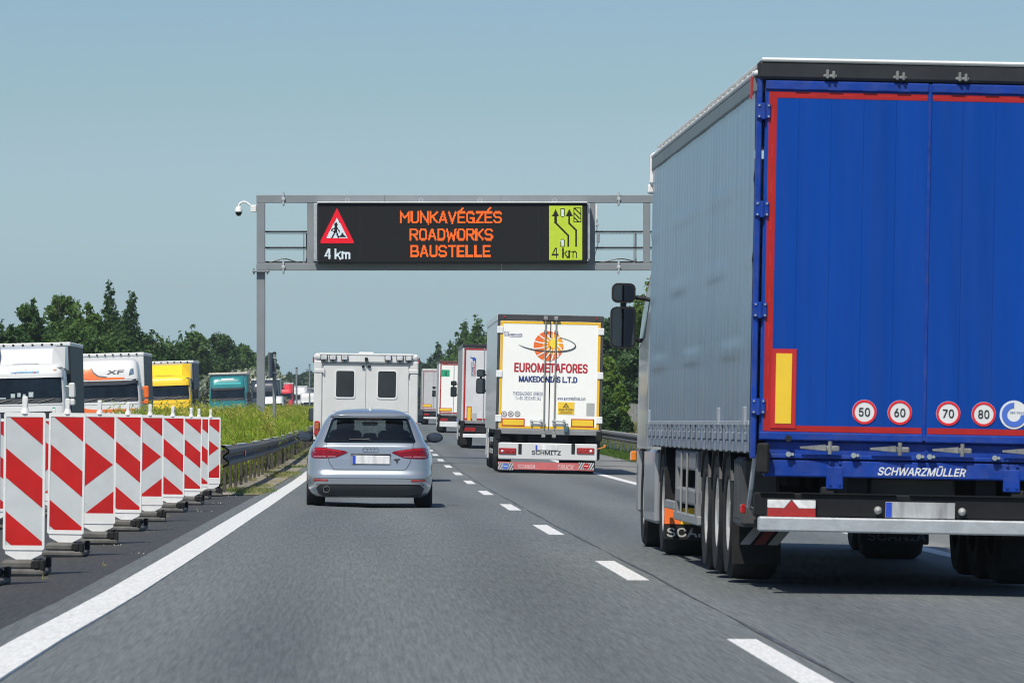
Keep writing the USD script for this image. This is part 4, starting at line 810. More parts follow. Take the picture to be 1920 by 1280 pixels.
part(s2, "logo_animal", deco(shapely.affinity.translate(shapely.affinity.scale(Polygon([(-.20, .17), (-.05, .14), (.05, .15), (.16, .08), (.17, -.05), (.14, -.2), (.10, -.2), (.09, -.06), (.02, -.05), (.0, -.16), (-.04, -.15), (-.05, .02), (-.12, .08), (-.2, .12)]), .62, .62, origin=(0, 0)), bx, bz), -.001, .004), M("logo_blue", (.03, .08, .35), .4))
for x0, x1 in ((873.5, 882.5),): marker_plate(s2, V.R(x0, x1, 761.5, 790), .03); marker_plate(s2, rect(.88, 1.07, 1.12, 1.7), .03)
part(s2, "document_panel", deco(V.R(884, 892.5, 774, 790), -.001, .005), M("panel_grey", (.36, .37, .36), .45))
s3, V3 = rear_lorry(863.5, 324.0, "white lorry with a green square sticker on its door and an orange reflector strip", white_p, door_w, red_tape, M("header_red_brown", (.10, .03, .03), .5), M("trailer_pale_side", (.48, .50, .52), .4, var=.06), zt=4.0, mirror_shell=white_p)
g = part(s3, "green_sticker", deco(V3.R(825, 840.5, 693, 705.5), -.001, .005), M("sticker_green", (.02, .30, .16), .4))
part(g, "lettering", V3.T("d", 831.5, 835, 695.5, 703.5, y=-.006), black_letter)
for x0, x1 in ((822, 846), (874, 898)): marker_plate(s3, V3.R(x0, x1, 764.5, 771), .03)
for sx in (-1, 1): part(s3, "marker_lamp", B(sx * .95 - .06, sx * .95 + .06, -.03, 0, 3.86, 3.95, .01), lamp_red)
s4, V4 = rear_lorry(823.0, 418.0, "farthest lorry ahead, dull grey with faded red border, beside the ambulance", white_p, M("door_dull_grey", (.45, .455, .46), .45, var=.06), M("faded_red_tape", (.36, .10, .10), .5), M("header_grey", (.5, .5, .5), .5), grey_side, zt=4.02, mirror_shell=black)
for x0, x1 in ((791.5, 809), (835, 853)): marker_plate(s4, V4.R(x0, x1, 757.5, 763), .03)
for r, big in ((s2, False), (s3, True), (s4, False)):
    for x0, x1 in ((-1.15, -.72), (.72, 1.15)): part(r, "tail_light", [B(x0, x1, -.05, 0, .66, .80, .01)], lamp_red)
    part(r, "bumper_panel", B(-1.2, 1.2, -.05, .02, .42 if not big else .36, .56 if not big else .85, .012), white_s) if not big else part(r, "bumper_panel", B(-1.18, 1.18, -.04, .02, .34, .64, .012), white_s)
    part(r, "cross_member", B(-1.2, 1.2, -.02, .1, .60, .88, .01), black)
    plate(r, -.26, .26, .68, .79, -.03)
    for x in (-.45, .45): part(r, "lock_rod", [cyl((x, -.03, 1.0), (x, -.03, 3.85), .017, 8)], strap_m)
# ------------------------------------------------------------------ ambulance
AV = View(684.0, 121.0)
am = thing("ambulance", "white box-bodied ambulance with two dark rear windows, driving in front of the silver car", "ambulance", frame(AV.d, AV.off))
amw = M("ambulance_white", (.56, .565, .55), .38, coat=.3, var=.04, scale=1.8, dirt=.12)
zz = lambda zy: (983 - zy) / 329.0
xx = lambda zx: (zx - 531) / 329.0
BW = 1.085
prof = rect(-BW, BW, .42, 2.66, .07)
body = to3(ext(prof, 3.7), np.array([[1, 0, 0, 0], [0, 0, 1, 0], [0, 1, 0, 0], [0, 0, 0, 1.]])); body.fix_normals()
part(am, "box_body", body, amw, 30)
for sx in (-1, 1):
    cx_ = BW - .08
    part(am, "corner_post", B(*sorted((sx * (BW + .004), sx * (BW - .17))), -.035, .05, .44, 2.52, .02), amw)
    dr = part(am, "door", B(*sorted((sx * .885, sx * .006)), -.022, .02, .60, 2.475, .008), amw)
    w = rect(*sorted((sx * .25, sx * .625)), zz(402), zz(222), .04)
    part(dr, "window_frame", deco(w.buffer(.035).difference(w), -.021, .012), M("window_rim", (.60, .61, .61), .4, var=.05))
    part(dr, "window", deco(w, -.020, .006), M("ambulance_glass", (.022, .026, .03), .12, var=.35, scale=2, spec=.4))
    part(am, "hinge", [B(*sorted((sx * 1.09, sx * .865)), -.05, -.01, zz(236), zz(210), .01), cyl((sx * .88, -.05, zz(246)), (sx * .88, -.05, zz(206)), .014, 8)], amw)
    part(am, "hinge", [B(*sorted((sx * 1.09, sx * .865)), -.05, -.01, 1.0, 1.08, .01)], amw)
    part(dr, "latch", [B(sx * .065 - .028, sx * .065 + .028, -.07, -.02, zz(198), zz(182), .008)], black)
    tl = part(am, "tail_light", B(*sorted((sx * 1.07, sx * .955)), -.075, -.03, zz(670), zz(568), .03), lamp_red)
    part(tl, "amber_lens", B(*sorted((sx * 1.055, sx * .97)), -.085, -.05, zz(625), zz(580), .015), M("lamp_dim_amber", (.35, .09, .02), .2, coat=.8, var=.3))
    part(am, "side_marker", [B(*sorted((sx * 1.12, sx * 1.07)), .0, .07, zz(168), zz(125), .012)], lamp_red)
    for q in (.885, .70, .455):
        lx = sx * q if sx < 0 else sx * q
        fl = part(am, "flood_light", [B(lx - .075, lx + .075, -.095, -.02, zz(150), zz(112), .015), B(lx - .02, lx + .02, -.05, .0, zz(158), zz(150))], M("lamp_housing", (.08, .08, .085), .5, var=.1))
        part(fl, "lens", B(lx - .058, lx + .058, -.10, -.09, zz(145), zz(116), .008), M("lamp_face", (.52, .53, .55), .15, coat=.6, var=.3, scale=14))
    part(am, "roof_cap", B(*sorted((sx * (BW + .012), sx * (BW - .2))), -.05, .1, 2.53, 2.675, .05), amw)
    wheel(am, sx * 1.0, .95, .36, .24, sx); wheel(am, sx * .98, 4.55, .36, .22, sx)
part(am, "lamp_rail", [B(-.90, .90, -.045, -.01, 2.50, 2.64, .01)], M("rail_light", (.58, .59, .58), .4, var=.06))
part(am, "roof_edge", B(-BW + .1, BW - .1, -.055, .1, 2.635, 2.68, .015), amw)
part(am, "rain_gutter", [B(-.9, .9, -.06, -.02, 2.478, 2.497, .004)], M("gutter_dark", (.16, .165, .17), .5))
part(am, "reversing_camera", [B(-.03, .03, -.13, -.03, 2.52, 2.60, .012), cyl((0, -.14, 2.55), (0, -.1, 2.55), .02, 10)], black)
part(am, "roof_hatch", B(-.17, .16, .4, .9, 2.655, 2.715, .02), amw)
part(am, "step_bumper", [B(-1.05, 1.05, -.12, .05, .42, .56, .02)], M("bumper_grey", (.2, .205, .21), .5))
plate(am, -.26, .26, .62, .73, -.03)
cabL = Loft([(.35, 3.7, 5.6, .95, 8), (.9, 3.7, 5.65, .99, 8), (1.35, 3.7, 5.0, .97, 8), (1.9, 3.7, 4.5, .90, 8), (2.25, 3.7, 4.2, .80, 7)])
part(am, "cab", cabL.mesh(24, 64), amw, 40)
for sx in (-1, 1):
    mr = part(am, "mirror", [B(sx * 1.17 - .075, sx * 1.17 + .075, 4.45, 4.56, 1.25, 1.53, .03), tube([(sx * 1.1, 4.52, 1.3), (sx * .93, 4.55, 1.25)], .025, 8)], black)
    part(mr, "mirror_glass", B(sx * 1.17 - .06, sx * 1.17 + .06, 4.44, 4.46, 1.27, 1.51, .006), M("mirror_shade", (.05, .065, .085), .05, metal=.4, var=.1))
part(am, "underframe", B(-.5, .5, .1, 5.3, .28, .46), chassis)

# ------------------------------------------------------------------ silver estate car
CV = View(692.5, 83.6)
car = thing("estate_car", "silver estate car with roof rails seen from behind, in the left lane", "car", frame(CV.d, CV.off))
silver_car = M("car_silver", (.29, .325, .355), .28, metal=.5, coat=1.0, var=.02, scale=1.0, dirt=.03)
CB = Loft([(.15, .12, 4.58, .80, 7), (.20, .06, 4.66, .865, 7.5), (.30, .015, 4.71, .905, 8), (.42, .0, 4.725, .918, 8.5), (.47, .008, 4.725, .922, 8.5), (.55, .045, 4.72, .923, 8.5), (.62, .058, 4.71, .922, 8.5), (.70, .07, 4.68, .915, 8.5),
           (.775, .085, 4.62, .900, 8.5), (.83, .092, 4.50, .882, 8.5), (.88, .10, 4.25, .862, 8.5), (.93, .135, 3.85, .832, 8.5), (.97, .165, 3.62, .800, 8.5), (1.05, .225, 3.45, .765, 8.5), (1.15, .305, 3.18, .715, 8.5), (1.25, .37, 2.86, .658, 8.5), (1.305, .40, 2.66, .618, 8.5),
           (1.325, .33, 2.6, .60, 8.5), (1.345, .36, 2.5, .575, 8), (1.375, .42, 2.35, .525, 7), (1.40, .55, 2.15, .46, 6), (1.42, .78, 1.9, .36, 5), (1.432, 1.05, 1.6, .20, 4)])
outer = CB.solid(nz=110, nt=168)
inn = manifold3d.Manifold
class Inset(Loft):
    def __init__(s, base, q, z0, z1):
        zs = np.linspace(z0, z1, 24); s.z = zs; s.f = [PchipInterpolator(zs, base.f[0](zs) + q), PchipInterpolator(zs, base.f[1](zs) - q), PchipInterpolator(zs, base.f[2](zs) - q), PchipInterpolator(zs, base.f[3](zs))]
cavity = Inset(CB, .065, .62, 1.345).solid(nz=30, nt=80)
def slab(shape, y0, y1):
    m = xz(ext(shape, y1 - y0), y1); return manifold3d.Manifold(manifold3d.Mesh(np.asarray(m.vertices, np.float32), np.asarray(m.faces, np.uint32)))
def slab_x(shape, x0, x1):
    m = ext(shape, x1 - x0); v = np.array(m.vertices); m.vertices = np.c_[x0 + v[:, 2], v[:, 0], v[:, 1]]; return manifold3d.Manifold(manifold3d.Mesh(np.asarray(m.vertices, np.float32), np.asarray(m.faces, np.uint32)))
rw = Polygon([(-.635, .965), (.635, .965), (.60, 1.06), (.535, 1.255), (.50, 1.275), (-.50, 1.275), (-.535, 1.255), (-.60, 1.06)]).buffer(.012)
ws = Polygon([(-.66, .99), (.66, .99), (.56, 1.27), (-.56, 1.27)])
sw = [Polygon([(.62, 1.005), (1.18, .985), (1.18, 1.29), (.85, 1.29)]), Polygon([(1.24, .98), (2.1, .965), (2.1, 1.30), (1.24, 1.30)]), Polygon([(2.17, .965), (3.1, .96), (2.72, 1.20), (2.45, 1.285), (2.17, 1.30)])]
shell = outer - cavity - slab(rw, -.5, 1.0) - slab(ws, 2.4, 4.5)
for w_ in sw: shell = shell - slab_x(w_, -1.2, 1.2)
RW = .325
for y in (.99, 3.81):
    for sx in (-1, 1):
        c = tm(manifold3d.Manifold.cylinder(.40, .355, .355, 40)); c = to3(c, trimesh.transformations.rotation_matrix(math.pi / 2, [0, 1, 0])); c.apply_translation([sx * .80 - .2, y, .32])
        shell = shell - manifold3d.Manifold(manifold3d.Mesh(np.asarray(c.vertices, np.float32), np.asarray(c.faces, np.uint32)))
part(car, "body", tm(shell), silver_car, 32)
tint = pane("privacy_glass", (.42, .47, .48), 1.4)
gl = pane("clear_glass", (.72, .78, .78), 1.45)
part(car, "rear_window", CB.patch(rw.buffer(.002), .002, deep=.004), tint, 30)
part(car, "windscreen", to3(trimesh.Trimesh([(-.68, 3.52, .98), (.68, 3.52, .98), (.58, 2.72, 1.28), (-.58, 2.72, 1.28)], [[0, 1, 2], [0, 2, 3]], process=False), np.eye(4)), gl)
for w_ in sw:
    for sx in (-1, 1): part(car, "side_window", CB.side(w_.buffer(.003), sx, .001, deep=.004), tint if w_ is not sw[2] else gl, 30)
part(car, "window_trim", CB.patch(rw.buffer(.014).difference(rw.buffer(-.022)), .003, deep=.001), screen, 30)
part(car, "spoiler_lip", [B(-.52, .52, .305, .34, 1.298, 1.312, .005)], silver_car)
part(car, "brake_light", B(-.18, .18, .318, .34, 1.283, 1.296, .004), M("lamp_dull_red", (.14, .01, .012), .2, coat=1.0))
part(car, "wiper", [tube([(0, CB.y(0, .985) - .02, .985), (-.30, CB.y(-.3, .99) - .02, .992)], .009, 6), cyl((0, CB.y(0, .975) - .03, .975), (0, CB.y(0, .975) + .02, .975), .022, 10)], black)
# tail lamps, each split between wing and tailgate
def mirror_poly(p, sx): return p if sx > 0 else shapely.affinity.scale(p, -1, 1, origin=(0, 0))
lo = Polygon([(.625, .722), (.625, .858), (.845, .868), (.862, .85), (.838, .73), (.80, .718)]).buffer(.006)
li = Polygon([(.617, .725), (.617, .857), (.36, .818), (.325, .800), (.40, .768), (.48, .735), (.55, .724)]).buffer(.004)
for sx in (-1, 1):
    for i_, pl in enumerate((lo, li)):
        p = part(car, "tail_light", CB.patch(mirror_poly(pl, sx), .008), M("lamp_deep_red", (.17, .003, .007), .16, coat=.15, spec=.35, var=.3, scale=14), 30)
        strip = LineString([(.64, .842), (.835, .85)]) if i_ == 0 else LineString([(.61, .842), (.42, .812)])
        part(p, "light_strip", CB.patch(mirror_poly(strip.buffer(.012), sx), .012), M("lamp_bright_red", (.36, .006, .010), .2, coat=.2), 30)
        if i_ == 0: part(p, "clear_strip", CB.patch(mirror_poly(rect(.63, .815, .73, .75, .008), sx), .012), M("lamp_pinkish", (.26, .10, .11), .15, coat=1.0, var=.3, scale=20), 30)
        else: part(p, "clear_strip", CB.patch(mirror_poly(rect(.49, .61, .731, .748, .006), sx), .012), M("lamp_pinkish", (.26, .10, .11), .15, coat=1.0), 30)
    part(car, "bumper_reflector", CB.patch(mirror_poly(rect(.60, .81, .385, .412, .008), sx), .008), M("lamp_dark_red", (.30, .015, .018), .15, coat=1.0), 30)
    part(car, "roof_rail", [hull([(sx * (.50 + a), y, z) for a in (0, .05) for y, z in ((.55, 1.33), (.60, 1.382), (1.5, 1.398), (2.3, 1.385), (2.42, 1.33))])], M("rail_alu", (.5, .52, .54), .3, metal=.6))
    m = part(car, "door_mirror", [to3(trimesh.creation.icosphere(3), np.array([[.125, 0, 0, sx * .965], [0, .09, 0, 2.72], [0, 0, .075, 1.015], [0, 0, 0, 1]])), B(*sorted((sx * .93, sx * .82)), 2.68, 2.78, .945, .98, .01)], black, 40)
    part(m, "mirror_glass", to3(trimesh.creation.icosphere(3), np.array([[.105, 0, 0, sx * .965], [0, .012, 0, 2.628], [0, 0, .06, 1.015], [0, 0, 0, 1]])), M("mirror_shade", (.05, .065, .085), .05, metal=.4), True)
    for y in (.99, 3.81): wheel(car, sx * .915, y, RW, .245, sx, M("alloy", (.5, .5, .5), .3, metal=.7))
cut = LineString([(-.60, .725), (-.585, .66), (-.525, .565), (-.50, .552), (.50, .552), (.525, .565), (.585, .66), (.60, .725)]).buffer(.0045)
up = unary_union([LineString([(s * .62, .86), (s * .635, .95)]).buffer(.0045) for s in (-1, 1)])
part(car, "tailgate_gap", CB.patch(unary_union([cut, up]), .002, .03), M("shut_gap", (.03, .032, .035), .6), 30)
part(car, "bumper_crease", CB.patch(rect(-.80, .80, .424, .43), .003, .05), M("shut_gap", (.03, .032, .035), .6), 30)
part(car, "badge", cat([to3(lathe([(.030, -.004), (.034, -.008), (.038, -.004), (.034, 0), (.030, -.004)], (0, 0, 0), 24, "y"), trimesh.transformations.translation_matrix([.008 + q, CB.y(.0, .845) - .008, .845])) for q in (-.0795, -.0265, .0265, .0795)]), chrome, 40)
part(car, "plate_recess", CB.patch(rect(-.285, .315, .615, .775, .02), .001, .06), M("recess_grey", (.16, .18, .20), .4), 30)
plate(car, -.252, .288, .636, .757, .058)
yb = CB.y(0, .6)
part(car, "handle_strip", B(-.27, .30, .052, .09, .772, .79, .006), M("strip_chrome_dark", (.2, .22, .24), .25, metal=.6))
an = Polygon([(.34, .70), (.38, .715), (.40, .708), (.43, .72), (.445, .705), (.42, .695), (.41, .67), (.40, .65), (.405, .63), (.385, .655), (.38, .68), (.36, .69)])
part(car, "sticker", CB.patch(an, .004, .03, deep=.002), black_letter, 30)
part(car, "diffuser", CB.patch(Polygon([(-.76, .345), (.78, .345), (.795, .30), (.76, .20), (.70, .165), (-.66, .165), (-.735, .20), (-.775, .30)]), .010), M("diffuser_dark", (.022, .024, .027), .4, var=.15), 30)
part(car, "bumper_trim", CB.patch(unary_union([LineString([(-.72, .352), (.73, .352)]).buffer(.010), LineString([(-.72, .352), (-.77, .30)]).buffer(.008), LineString([(.73, .352), (.79, .30)]).buffer(.008)]), .016), M("trim_alu", (.42, .44, .47), .25, metal=.7), 30)
part(car, "exhaust_pipe", lathe([(.035, .1), (.035, -.02), (.045, -.035), (.052, -.02), (.052, .1)], (-.62, .02, .262), 24, "y"), chrome, 40)
part(car, "exhaust_inside", cyl((-.62, .03, .262), (-.62, .1, .262), .036, 16), black)
part(car, "roof_aerial", hull([(-.02, .80, 1.42), (.02, .80, 1.42), (-.03, .98, 1.43), (.03, .98, 1.43), (-.005, .80, 1.475), (.005, .80, 1.475)]), white_p)
part(car, "underbody", B(-.70, .70, .2, 4.4, .15, .30, .03), black)
inside = M("cabin_dark", (.028, .03, .032), .7, var=.2)
part(car, "load_floor", B(-.72, .72, .25, 4.0, .58, .64), inside)
for sx in (-1, 1):
    part(car, "front_seat", [B(sx * .36 - .24, sx * .36 + .24, 2.05, 2.2, .6, 1.12, .05), B(sx * .36 - .13, sx * .36 + .13, 2.07, 2.16, 1.10, 1.29, .04)], inside)
    part(car, "rear_seat", [B(sx * .35 - .32, sx * .35 + .32, 1.05, 1.2, .6, 1.02, .05), B(sx * .40 - .12, sx * .40 + .12, 1.06, 1.14, 1.0, 1.15, .04)], inside)
part(car, "rear_seat", [B(-.12, .12, 1.06, 1.2, .6, 1.0, .04), B(-.10, .10, 1.07, 1.14, .99, 1.08, .03)], inside)
part(car, "dashboard", B(-.72, .72, 3.0, 3.4, .6, .985, .04), inside)
part(car, "rear_view_mirror", B(-.115, .115, 2.86, 2.89, 1.185, 1.245, .02), inside)
part(car, "parcel_shelf", B(-.70, .70, .34, 1.06, .93, .95), inside)
part(car, "folded_cloth", cat([hull(np.array([(-.13, .35, .95), (.03, .36, .95), (-.10, .5, .95), (.03, .5, .95), (-.09, .40, 1.0), (-.01, .42, 1.015), (.02, .46, .985)])), hull(np.array([(-.17, .38, .95), (-.09, .38, .95), (-.12, .46, .96), (-.1, .4, .985)]))]), M("cloth_pale", (.6, .5, .48), .8, var=.3, scale=20))

# ------------------------------------------------------------------ oncoming lorries and vans
def flat_y(L, x, z): return float(L.y(x, z))
def oncoming(px, d, label, paint, tarp, hdr, zt=4.0, style="high", W=1.25, ws_z=(2.14, 2.86), tail=10.5, mirror_side=black, lower=None, grille=black, lift=0.0, gtop=1.62, name="oncoming_lorry"):
    V = View(px, d, lift); r = thing(name, label, "lorry", frame(d, V.off, None, None, lift), "oncoming lorries beyond the median")
    L = Loft([(.28, .10, 2.2, W - .06, 9), (.5, .02, 2.25, W - .01, 10), (1.0, .0, 2.25, W, 11), (1.6, .01, 2.25, W, 11), (2.08, .06, 2.25, W - .005, 10), (2.5, .14, 2.25, W - .03, 9), (2.9, .235, 2.25, W - .06, 8), (3.05, .27, 2.25, W - .07, 8)] + ([(3.35, .36, 2.25, W - .10, 7), (3.62, .52, 2.25, W - .16, 6), (3.74, .70, 2.2, W - .26, 5)] if style == "high" else [(3.2, .34, 2.2, W - .10, 7), (3.32, .5, 2.15, W - .2, 6)]))
    part(r, "cab", L.mesh(60, 96), paint, 40)
    wx = W - .12
    sh = Polygon([(-wx, ws_z[0]), (wx, ws_z[0]), (wx - .03, ws_z[1]), (-wx + .03, ws_z[1])]).buffer(-.05).buffer(.05)
    part(r, "windscreen", L.patch(sh, .008), screen, 30)
    part(r, "dash_strip", L.patch(rect(-wx + .03, wx - .03, ws_z[0] - .005, ws_z[0] + .14, .02), .011, deep=.001), M("scuttle_dark", (.03, .032, .034), .5, var=.5, scale=9), 30)
    part(r, "wiper", [tube([(x, flat_y(L, x, ws_z[0] + .03) - .03, ws_z[0] + .02), (x + .48, flat_y(L, x + .48, ws_z[0] + .14) - .03, ws_z[0] + .13)], .013, 6) for x in (-.9, -.25, .4)], black)
    part(r, "grille", L.patch(rect(-.90, .90, .95, gtop, .06), .006), grille, 30)
    for z in np.arange(1.08, gtop - .05, .14): part(r, "grille_bar", L.patch(rect(-.82, .82, z - .015, z + .015), .02), lower or dark, 30)
    part(r, "bumper", L.patch(rect(-W + .1, W - .1, .32, .88, .05), .03, .08), lower or paint, 30)
    for sx in (-1, 1):
        p = part(r, "headlight", L.patch(rect(*sorted((sx * .72, sx * 1.12)), .62, .82, .04), .045), M("headlamp", (.45, .47, .5), .1, coat=1.0, var=.4, scale=12), 30)
        part(r, "side_window", L.side(Polygon([(.5, 2.1), (1.55, 2.05), (1.5, 2.8), (.62, 2.84)]), sx), screen, 30)
        x = sx * (W + .17)
        part(r, "mirror", [B(x - .10, x + .10, .30, .42, 2.26, 2.72, .04), B(x - .09, x + .09, .30, .42, 2.02, 2.22, .04), tube([(x - sx * .08, .36, 2.6), (sx * (W - .02), .4, 2.62)], .025, 8), tube([(x - sx * .08, .36, 2.12), (sx * (W - .02), .4, 2.08)], .025, 8)], mirror_side, 30)
        wheel(r, sx * 1.2, 1.35, .5, .31, sx); wheel(r, sx * 1.22, 5.0, .5, .56, sx)
        for y in (tail - 3.5, tail - 2.2): wheel(r, sx * 1.22, y, .5, .36, sx)
        if style != "high":
            pts = [(sx * (W - .05), .75, 3.18), (sx * (W - .45), .55, 3.18), (sx * (W - .42), .85, 3.84), (sx * (W - .05), 1.2, 3.84), (sx * (W - .02), 2.2, 3.86), (sx * (W - .02), 2.2, 3.1), (sx * (W - .45), 2.2, 3.86)]
            part(r, "fairing_wing", hull(pts), paint)
    if style != "high":
        dl = part(r, "roof_deflector", hull([(-W + .40, .55, 3.2), (W - .40, .55, 3.2), (-W + .4, 2.1, 3.88), (W - .4, 2.1, 3.88), (-W + .4, 1.3, 3.80), (W - .4, 1.3, 3.80), (-W + .4, 2.1, 3.2), (W - .4, 2.1, 3.2)]), paint)
        part(dl, "slot", B(-.40, .40, .60, .72, 3.285, 3.335, .01), black)
    part(r, "panel_gap", L.patch(unary_union([rect(-W + .12, W - .12, 2.985, 2.997), rect(-W + .12, W - .12, 2.045, 2.057), rect(-W + .2, W - .2, .90, .915)]), .004, .06), M("shut_gap", (.03, .032, .035), .6), 30)
    if style != "high": part(r, "deflector_gap", [cyl((-W + .1, .40, 3.19), (W - .1, .40, 3.19), .022, 6)], black); part(r, "marker_lamp", [B(x - .05, x + .05, .30, .40, 3.10, 3.13, .01) for x in (-.9, .9)], lamp_amber)
    part(r, "sun_visor", L.patch(rect(-wx, wx, ws_z[1] - .03, ws_z[1] + .10, .03), .06, .1), black if style == "high" else paint, 30)
    part(r, "trailer_box", B(-1.27, 1.27, 2.75, tail, 1.05, zt - .12, .03), tarp)
    part(r, "trailer_front", B(-1.265, 1.265, 2.70, 2.76, 1.05, zt - .12, .02), hdr)
    part(r, "trailer_roof", B(-1.285, 1.285, 2.68, tail, zt - .13, zt, .025), roof_w)
    part(r, "roof_stud", [B(x - .03, x + .03, 2.655, 2.69, zt - .09, zt - .03) for x in np.arange(-1.1, 1.2, .3)], black)
    part(r, "chassis", B(-.45, .45, .8, tail, .55, 1.04), chassis)
    return r, V, L
tarp_d = M("tarp_dark_grey", (.055, .064, .068), .6, spec=.25, var=.2, scale=1.6, stretch=(1, 3, .3))
tarp_m = M("tarp_mid_grey", (.10, .105, .11), .6, spec=.25, var=.15, scale=1.6, stretch=(1, 3, .3))
navy = M("trailer_navy", (.02, .03, .09), .5)
r, V, L = oncoming(51.0, 178.0, "white lorry with dark grey trailer, nearest of the oncoming ones at the left edge", white_p, tarp_d, dark, style="low", zt=4.0, mirror_side=white_p, ws_z=(2.12, 2.93), gtop=1.86)
part(r, "headband_print", L.patch(unary_union([rect(-.42, .42, 3.045, 3.06), rect(-.45, -.28, 3.06, 3.09), rect(-.28, .2, 3.07, 3.10, .01), rect(.2, .42, 3.06, 3.105, .02)]), .005, .05), M("print_blue", (.10, .25, .40), .4, var=.3, scale=10), 30)
part(r, "headband_print", L.patch(unary_union([Point(-.30, 3.045).buffer(.025), Point(.3, 3.05).buffer(.025), Point(.0, 3.15).buffer(.02)]), .006, .05), red_refl, 30)
part(r, "headband_mark", L.patch(rect(.86, .96, 3.12, 3.14), .005, .05), black, 30)
part(r, "sticker", L.patch(ring(.87, 1.93, 0, .05), .005, .05), M("sticker_green", (.02, .30, .16), .4), 30)
part(r, "paper", L.patch(unary_union([rect(-.95, -.6, 2.27, 2.31), rect(-.45, -.32, 2.3, 2.42), rect(-.25, -.15, 2.32, 2.44), rect(-.08, 0, 2.33, 2.40), rect(.1, .24, 2.31, 2.46)]), .012, .06, deep=.001), M("paper_behind_glass", (.30, .36, .37), .5, var=.3, scale=15), 30)
part(r, "handle_strip", [tube([(1.18, .15, 1.75), (1.10, .05, 1.6), (1.06, .04, 1.2)], .05, 8)], white_p)
orange_l = M("livery_orange", (.72, .14, .02), .35, coat=.5, var=.03)
r, V, L = oncoming(206.0, 217.0, "white lorry with orange stripes and orange mirrors, second of the oncoming ones", white_p, tarp_m, white_s, zt=4.0, mirror_side=orange_l, ws_z=(2.16, 2.84), lower=white_p, grille=M("grille_pale", (.5, .5, .5), .5))
part(r, "livery_stripe", L.patch(Polygon([(-1.05, 3.40), (-.6, 3.42), (-.52, 3.25), (-.38, 3.12), (-.1, 3.07), (.62, 3.06), (.62, 2.99), (-.75, 2.98), (-.95, 3.04), (-1.04, 3.2)]), .007, .08), orange_l, 30)
part(r, "livery_stripe", L.patch(LineString([(-.62, 3.42), (-.53, 3.25), (-.36, 3.12), (-.05, 3.075)]).buffer(.025), .009, .08), M("livery_charcoal", (.07, .075, .08), .4), 30)
part(r, "livery_stripe", L.patch(Polygon([(-1.1, 2.03), (-1.0, 2.03), (-.88, 1.93), (-.6, 1.88), (1.02, 1.88), (1.02, 1.79), (-1.1, 1.74)]), .007, .08), orange_l, 30)
for s_, x0, x1, z0, z1 in (("XF", -.02, .60, 3.19, 3.34), ("DAF", -.26, .26, 1.44, 1.56)):
    t_ = text(s_, x0, x1, z0, z1, 0, .01, shear=.3 if s_ == "XF" else 0); v_ = np.array(t_.vertices); t_.vertices = np.c_[v_[:, 0], L.y(v_[:, 0], v_[:, 2]) + v_[:, 1] - (.004 if s_ == "XF" else .012), v_[:, 2]]
    part(r, "lettering", t_, M("letter_charcoal", (.05, .055, .06), .35))
part(r, "roof_lamp", L.patch(Polygon([(.78, 3.12), (.98, 3.18), (.96, 3.40), (.84, 3.36)]), .01), M("lamp_blueish", (.10, .14, .18), .1, coat=1.0, var=.6, scale=9), 30)
part(r, "visor_panel", L.patch(Polygon([(-1.0, 2.86), (.55, 2.84), (1.05, 3.0), (1.05, 2.84), (.6, 2.78), (-1.0, 2.78)]), .07, .1), M("visor_dark", (.03, .035, .04), .3), 30)
yel = M("lorry_yellow", (.78, .50, .01), .32, coat=.5, var=.04)
r, V, L = oncoming(311.0, 262.0, "yellow lorry with a yellow roof deflector, third of the oncoming ones, above the weeds", yel, tarp_m, navy, style="low", zt=4.0, lower=M("bumper_pale", (.6, .62, .64), .4), ws_z=(2.24, 2.90))
part(r, "trailer_stripe", B(-1.28, 1.28, 2.66, 2.70, 3.78, 3.87), navy)
teal = M("lorry_teal", (.012, .17, .175), .28, coat=.8, var=.05)
r, V, L = oncoming(429.0, 385.0, "dark teal lorry with a cream roof, in front of the silver-green bushes", teal, M("trailer_slate", (.06, .075, .085), .5, var=.15), teal, zt=3.95, lower=teal, grille=teal)
part(r, "trailer_roof", B(-1.29, 1.29, 2.6, 10.4, 3.88, 4.0, .02), M("roof_cream", (.58, .53, .45), .6))
part(r, "visor_lamp", L.patch(rect(-.4, .42, 3.50, 3.60, .03), .02), lamp_white, 30); part(r, "visor_band", L.patch(rect(-.9, .9, 3.2, 3.32, .04), .01), M("teal_bright", (.05, .38, .37), .25, coat=.8), 30)
part(r, "front_board", L.patch(Polygon([(-.55, 1.58), (-.4, 1.75), (.42, 1.72), (.45, 1.52), (.3, 1.42), (-.4, 1.42)]), .03), M("board_aqua", (.22, .50, .54), .4, var=.25, scale=6), 30)
slate = M("lorry_slate", (.025, .032, .042), .3, coat=.6)
r, V, L = oncoming(499.0, 515.0, "black oncoming lorry passing behind the gantry column", slate, slate, slate, zt=4.0, lower=M("bumper_pale", (.6, .62, .64), .4))
part(r, "front_board", L.patch(rect(-.8, .9, 1.72, 1.95, .03), .02), M("board_grey", (.4, .42, .42), .4, var=.2), 30)
redp = M("lorry_red", (.55, .035, .045), .35, coat=.5)
r, V, L = oncoming(529.0, 640.0, "red oncoming lorry far off between the black lorry and the thin grey post", redp, M("trailer_maroon", (.2, .05, .05), .5), redp, style="low", zt=4.0, grille=redp, lower=redp)
part(r, "front_badge", L.patch(rect(-.5, .5, 1.42, 1.62, .08), .02), white_s, 30)
r, V, L = oncoming(559.0, 770.0, "white oncoming lorry far off behind the thin grey post, left of the ambulance", white_p, white_s, white_s, style="low", zt=4.0, lower=white_p, grille=dark)
r, V, L = oncoming(577.0, 900.0, "farthest oncoming lorry, dark with a white visor, against the ambulance edge", slate, slate, slate, zt=4.0, lower=dark)
